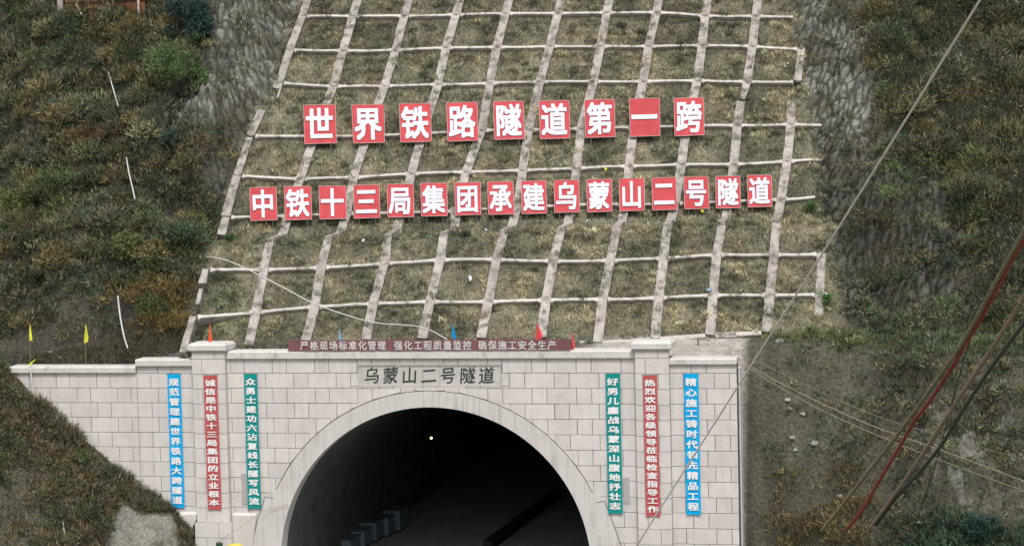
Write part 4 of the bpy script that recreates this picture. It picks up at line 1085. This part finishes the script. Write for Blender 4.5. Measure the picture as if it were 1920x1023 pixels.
tint(bank & (px < 1640) & (py > 880), (.17, .115, .055), .7)
tint((px > 1440) & (px < 1600) & (py > 560) & (py < 660), (.13, .14, .06), .7)
tint((px > 1710) & (py > 985), (.04, .075, .055), .8)
R_ = rng.uniform(.25, .80, len(s_)) * np.where(bank, .62, 1.0) * np.where(rng.uniform(size=len(s_)) < .08, 1.5, 1)
R_ = np.where(bank & (py > 980), R_ * 1.6, R_)
colr = colr * rng.uniform(.6, 1.55, (len(R_), 1)) * np.array([.98, 1.08, .98])
print('shrubs', len(s_))
for nm, msk in (('left_undergrowth', left), ('right_undergrowth', ~left)):
    leafobj('undergrowth', [shrubs(s_[msk], q_[msk], R_[msk], colr[msk], surf2, per=210)], kind='stuff')
def big_shrubs(msk_fn, n_, nm):
    s_ = rng.uniform(-15.5, 45, n_); q_ = rng.uniform(-2, 23, n_); P_ = surf(s_, q_); px, py = project(P_)
    sl_ = np.interp(P_[:, 2], SLZ, SLS); k = msk_fn(s_, q_, sl_) & (rock(s_, q_) < .2) & (py > -60) & ~((py > 540) & (px < 240)) & (fbm(s_ / 2.5, q_ / 2, 211, 2) > -.12)
    s_, q_, px, py = s_[k], q_[k], px[k], py[k]; R_ = rng.uniform(.6, 1.25, len(s_)); c_ = palcol(px, py, 221) * rng.uniform(.7, 1.7, (len(s_), 1)) * np.array([1.0, 1.08, .95])
    leafobj(nm, [shrubs(s_, q_, R_, c_, surf2, per=560, ln=.24, wid=.055)], kind='stuff')
big_shrubs(lambda s, q, sl: (s < sl - .8) & (q - .34 * np.maximum(0, -s) > .6), 1100, 'undergrowth')
big_shrubs(lambda s, q, sl: (s > 32) & (q > .6), 1300, 'undergrowth')
# short grass over bare hill soil and on the lattice slope
def grass(n_, sr_, nr_, test, colf, hgt=(.10, .30), wid=.028, posf=surf2, lean=.5):
    s_ = rng.uniform(sr_[0], sr_[1], n_); q_ = rng.uniform(*nr_, n_); Pp = posf(s_, q_); k = test(s_, q_, Pp)
    s_, q_, Pp = s_[k], q_[k], Pp[k]; n_ = len(s_)
    D_ = rng.normal(size=(n_, 3)) * lean + np.array([0, -.25, .75]); L_ = rng.uniform(*hgt, n_)
    px, py = project(Pp); cc = colf(s_, q_, px, py) * rng.uniform(.6, 1.45, (n_, 1))
    return blades(Pp - np.array([0, 0, .02]), D_, L_, wid * rng.uniform(.6, 1.6, n_), cc)
def in_slope(s, q, Pp):
    d = .35 + .65 * (ss(-.12, .10, fbm(s / .9, q / .7, 151, 3)))
    return (s > np.interp(Pp[:, 2], SLZ, SLS)) & (s < 30.6) & (q > -.2) & (rng.uniform(size=len(s)) < d)
def straw_col(s, q, px, py):
    a = (fbm(s / 1.1, q / .8, 161, 4) * 1.4 + .5)[:, None]; b = (fbm(s / .7, q / .5, 165, 3) + .5)[:, None]
    st = np.array([.42, .365, .235]); ol = np.array([.185, .195, .125]); gn = np.array([.07, .11, .05]); dk_ = np.array([.13, .115, .085])
    c_ = ol + (st - ol) * np.clip((a - .35) * 2.6, 0, 1); c_ = c_ + (dk_ - c_) * np.clip((b - .5) * 2.2, 0, .8)
    g_ = np.clip((np.maximum(0, 620 - px) / 260) * ss(420, 560, py) * .8 + ss(1500, 1560, px) * .3, 0, .8)[:, None]
    c_ = c_ * (1 - g_) + gn * g_; c_ = c_ * (1 + 1.5 * fbm(s / .5, q / .35, 167, 2))[:, None]
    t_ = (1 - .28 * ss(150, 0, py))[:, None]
    return c_ * t_ * np.where(rng.uniform(size=len(px)) < .12, 1.5, 1.0)[:, None]
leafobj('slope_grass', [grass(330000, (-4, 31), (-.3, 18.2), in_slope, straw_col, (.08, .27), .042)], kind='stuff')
def in_wild(s, q, Pp):
    sl_ = np.interp(Pp[:, 2], SLZ, SLS); nn = q - .34 * np.maximum(0, -s)
    w_ = ((s < sl_ - .1) & (nn > .15)) | ((s > 30.4) & (nn > 0)) | ((nn <= 0) & (Pp[:, 0] > XR + .1))
    return w_ & (rng.uniform(size=len(s)) < (1 - .9 * rock(s, q)) * (.25 + .75 * ss(-.1, .15, fbm(s / 1.1, q / 1.1, 171, 3))))
def wild_col(s, q, px, py):
    c_ = palcol(px, py, 181) * 1.1
    k = (px > 1560) & (py > 575) & (py < 668) & (rng.uniform(size=len(px)) < .7); c_[k] = [.11, .140, .065]
    k = (px > 1390) & (px < 1640) & (py > 880); c_[k] = [.17, .125, .065]
    k = (px > 1390) & (px < 1560) & (py > 640) & (py < 880); c_[k] = [.11, .115, .085]
    return c_
leafobj('hill_grass', [grass(260000, (-15, 45), (-12.5, 24), in_wild, wild_col, (.12, .42), .040)], kind='stuff')
n_ = 5200; s_ = rng.uniform(-3, 30.4, n_); q_ = rng.uniform(0, 18, n_); Pp = surf(s_, q_)
k = (s_ > np.interp(Pp[:, 2], SLZ, SLS) + .2) & (fbm(s_ / 1.6, q_ / 1.2, 231, 3) > -.06); s_, q_, Pp = s_[k], q_[k], Pp[k]; px, py = project(Pp)
leafobj('tussock_grass', [shrubs(s_, q_, rng.uniform(.10, .26, len(s_)), straw_col(s_, q_, px, py) * rng.uniform(.55, 1.35, (len(s_), 1)), surf2, per=700, up=.9, ln=.30, wid=.034)], kind='stuff')
# mound cover
def msurf(x, y): return np.stack([x, y, mound(x, y)], -1)
n_ = 5200; x_ = rng.uniform(-24, -11.3, n_); y_ = rng.uniform(-9, -.15, n_); Pm = msurf(x_, y_); px, py = project(Pm)
kp = (rng.uniform(size=n_) < .55 * (1 - grey_patch(x_, y_) * .98)) & (px > -80) & (py < 1080) & ~((px < 90) & (py > 880) & (rng.uniform(size=n_) < .75))
x_, y_, px, py = x_[kp], y_[kp], px[kp], py[kp]; colr = palcol(px, py, 191) * 1.1
a_ = rng.uniform(size=len(px))
tint(a_ < .25, (.17, .115, .06), .6); tint((a_ > .8), (.075, .105, .04), .7)
edge_ = np.interp(px, [0, 22, 60, 108, 160, 200, 250, 292, 332, 358], [672, 698, 738, 786, 826, 858, 908, 934, 962, 1000]); 
R_ = rng.uniform(.18, .48, len(px)); R_ = np.where(y_ > -.6, R_ * .6, R_)
leafobj('mound_undergrowth', [shrubs(x_, y_, R_, colr, msurf, per=260)], kind='stuff')
leafobj('mound_grass', [grass(90000, (-24, -11.2), (-9, -.05), lambda s, q, Pp: rng.uniform(size=len(s)) > .97 * grey_patch(s, q), lambda s, q, px, py: palcol(px, py, 195) * np.array([1.35, 1.25, .95]), (.08, .3), .03, posf=msurf)], kind='stuff')
n_ = 420; x_ = rng.uniform(-23, -11.6, n_); y_ = rng.uniform(-.55, -.12, n_); px, py = project(msurf(x_, y_)); colr = palcol(px, py, 197) * rng.uniform(.8, 1.5, (n_, 1))
leafobj('mound_undergrowth', [shrubs(x_, y_, rng.uniform(.12, .42, n_) * ss(-.1, .1, fbm(x_ / .8, y_, 198, 2)) + .08, colr, msurf, per=240, up=1.0, ln=.34, wid=.035)], kind='stuff')
b = MB(); q0, q1, q2, q3, q4 = [on_wall(x, y, -.135) for x, y in ((357, 1024), (362, 985), (368, 973), (376, 990), (377, 1024))]
pts = [q0, q1, q2, q3, q4]; V = [tuple(p) for p in pts] + [tuple(p + [0, .12, 0]) for p in pts]
mk('mound_gap_shade', V, [(0, 1, 2, 3, 4)] + [(i, (i + 1) % 5, 5 + (i + 1) % 5, 5 + i) for i in range(5)], M['dark'], wl)  # black panel painting in the shade of the gap between mound and wall
# fringe on the top line of the left wing, and behind the coping
n_ = 14000; xx_ = rng.uniform(XL0, XP1a, n_); yy_ = rng.uniform(1.0, 1.8, n_); s_, q_ = sn(xx_, yy_); Pp = surf(s_, q_)
leafobj('coping_grass', [blades(Pp, rng.normal(size=(n_, 3)) * .5 + [0, -.3, .8], rng.uniform(.1, .35, n_), np.full(n_, .03), PAL[rng.integers(0, 8, n_)] * rng.uniform(.7, 1.5, (n_, 1)))], kind='stuff')

# individual shrubs
def bush(x, y, R_, c1, label, cat='bush', H_=1.0, n_=1500, wid=.05, ln=.22, name='shrub', f=hit, lobes=7):
    b0 = f(x, y); th = thing(name, b0, label, cat)
    parts = []; st = MB(); k_ = lobes
    for i in range(k_):
        an = rng.uniform(0, 6.28); e_ = rng.uniform(.1, 1.35) ; ctr = b0 + np.array([math.cos(an) * R_ * .62 * e_, math.sin(an) * R_ * .5 * e_ - .2, R_ * H_ * rng.uniform(.5, 1.55)])
        st.tube([b0 - [0, 0, .3], (b0 + ctr) / 2 + rng.normal(size=3) * .06, ctr], .035, 5, .012)
        m_ = n_ // k_; d = rng.normal(size=(m_, 3)); d /= np.linalg.norm(d, axis=1, keepdims=True); rr = R_ * rng.uniform(.30, .62) * (7 / lobes) ** .4
        C_ = ctr + d * (rr * rng.uniform(.25, 1, m_) ** .5)[:, None] * np.array([1, 1, .8])
        D_ = d + rng.normal(size=(m_, 3)) * .7 + [0, 0, .25]
        cc = np.array(c1) * rng.uniform(.5, 1.5, (m_, 1)) * rng.uniform(.75, 1.25)
        parts.append(blades(C_, D_, ln * rng.uniform(.5, 1.3, m_), wid * rng.uniform(.6, 1.5, m_), cc))
    st.build('stem', M['bark'], th)
    leafobj('crown', parts, parent=th, world=b0)
bush(318, 190, 1.9, (.11, .165, .070), 'bright light green shrub below the dark evergreen bush', H_=1.05, n_=4200, lobes=26)
bush(376, 175, .85, (.12, .19, .07), 'smaller bright green shrub at the edge of the grey rock', H_=.9, n_=1300, lobes=12)
bush(350, 88, 1.55, (.035, .065, .055), 'dark bluish evergreen bush at the top beside the grey rock', H_=1.0, n_=5200, wid=.06, lobes=14)
bush(320, 300, .9, (.060, .095, .065), 'grey-green shrub low on the left hill under the rust ferns', n_=1600)
bush(48, 410, 1.0, (.13, .14, .050), 'yellow-green shrub near the left frame edge', n_=1700)
bush(240, 500, .95, (.105, .13, .05), 'yellowish green bush above the curved white hose', n_=1700)
bush(345, 470, .85, (.075, .11, .065), 'green bush left of the broken lattice edge', n_=1500)
bush(1838, 1040, 1.0, (.035, .075, .058), 'dark green bush at the bottom right', n_=2200)
bush(1548, 575, .40, (.07, .16, .04), 'small vivid green plant at the lower right corner of the lattice', n_=500, wid=.04, ln=.16)
bush(1520, 400, .36, (.08, .15, .05), 'small green plant between the lattice and the right rock', n_=400, wid=.04, ln=.16, f=slope_hit)
bush(432, 455, .34, (.07, .14, .05), 'small green plant at the left end of the berm', n_=400, wid=.04, ln=.16, f=slope_hit)
bush(1107, 652, .26, (.05, .11, .04), 'small green tuft at the foot of the lattice right of the long banner', n_=300, wid=.03, ln=.14, f=slope_hit)
# loose stones on the right bank
for i, (x, y, r_, lab) in enumerate(((1462, 642, .24, 'pale stone on the bank just past the right lattice foot'), (1477, 752, .20, 'highest of the pale stones beside the right wing wall'), (1480, 768, .24, 'largest pale stone beside the right wing wall'),
     (1505, 778, .16, 'small pale stone right of the pale stone cluster'), (1486, 822, .18, 'pale stone midway down the right bank'), (1492, 845, .15, 'lowest pale stone of the bank cluster'), (1527, 832, .22, 'pinkish pale stone lying apart on the right bank'),
     (1575, 932, .20, 'grey stone beside the olive cable foot'), (95, 662, .14, 'small white stone on the bare slope above the left wing'), (113, 672, .13, 'small white stone right behind the left wing coping'))):
    p = hit(x, y); V = []; Fc = []
    for a in range(5):
        t = math.pi * a / 4
        for j in range(8):
            q = r_ * rng.uniform(.7, 1.15); V.append((p[0] + q * math.sin(t) * math.cos(j * .785), p[1] + q * .8 * math.sin(t) * math.sin(j * .785), p[2] + .05 + q * .6 * math.cos(t)))
    for a in range(4):
        for j in range(8): Fc.append((a * 8 + j, a * 8 + (j + 1) % 8, a * 8 + 8 + (j + 1) % 8, a * 8 + 8 + j))
    tag(mk('stone', V, Fc, M['stone']), lab, 'stone', 'loose stones on the slopes')
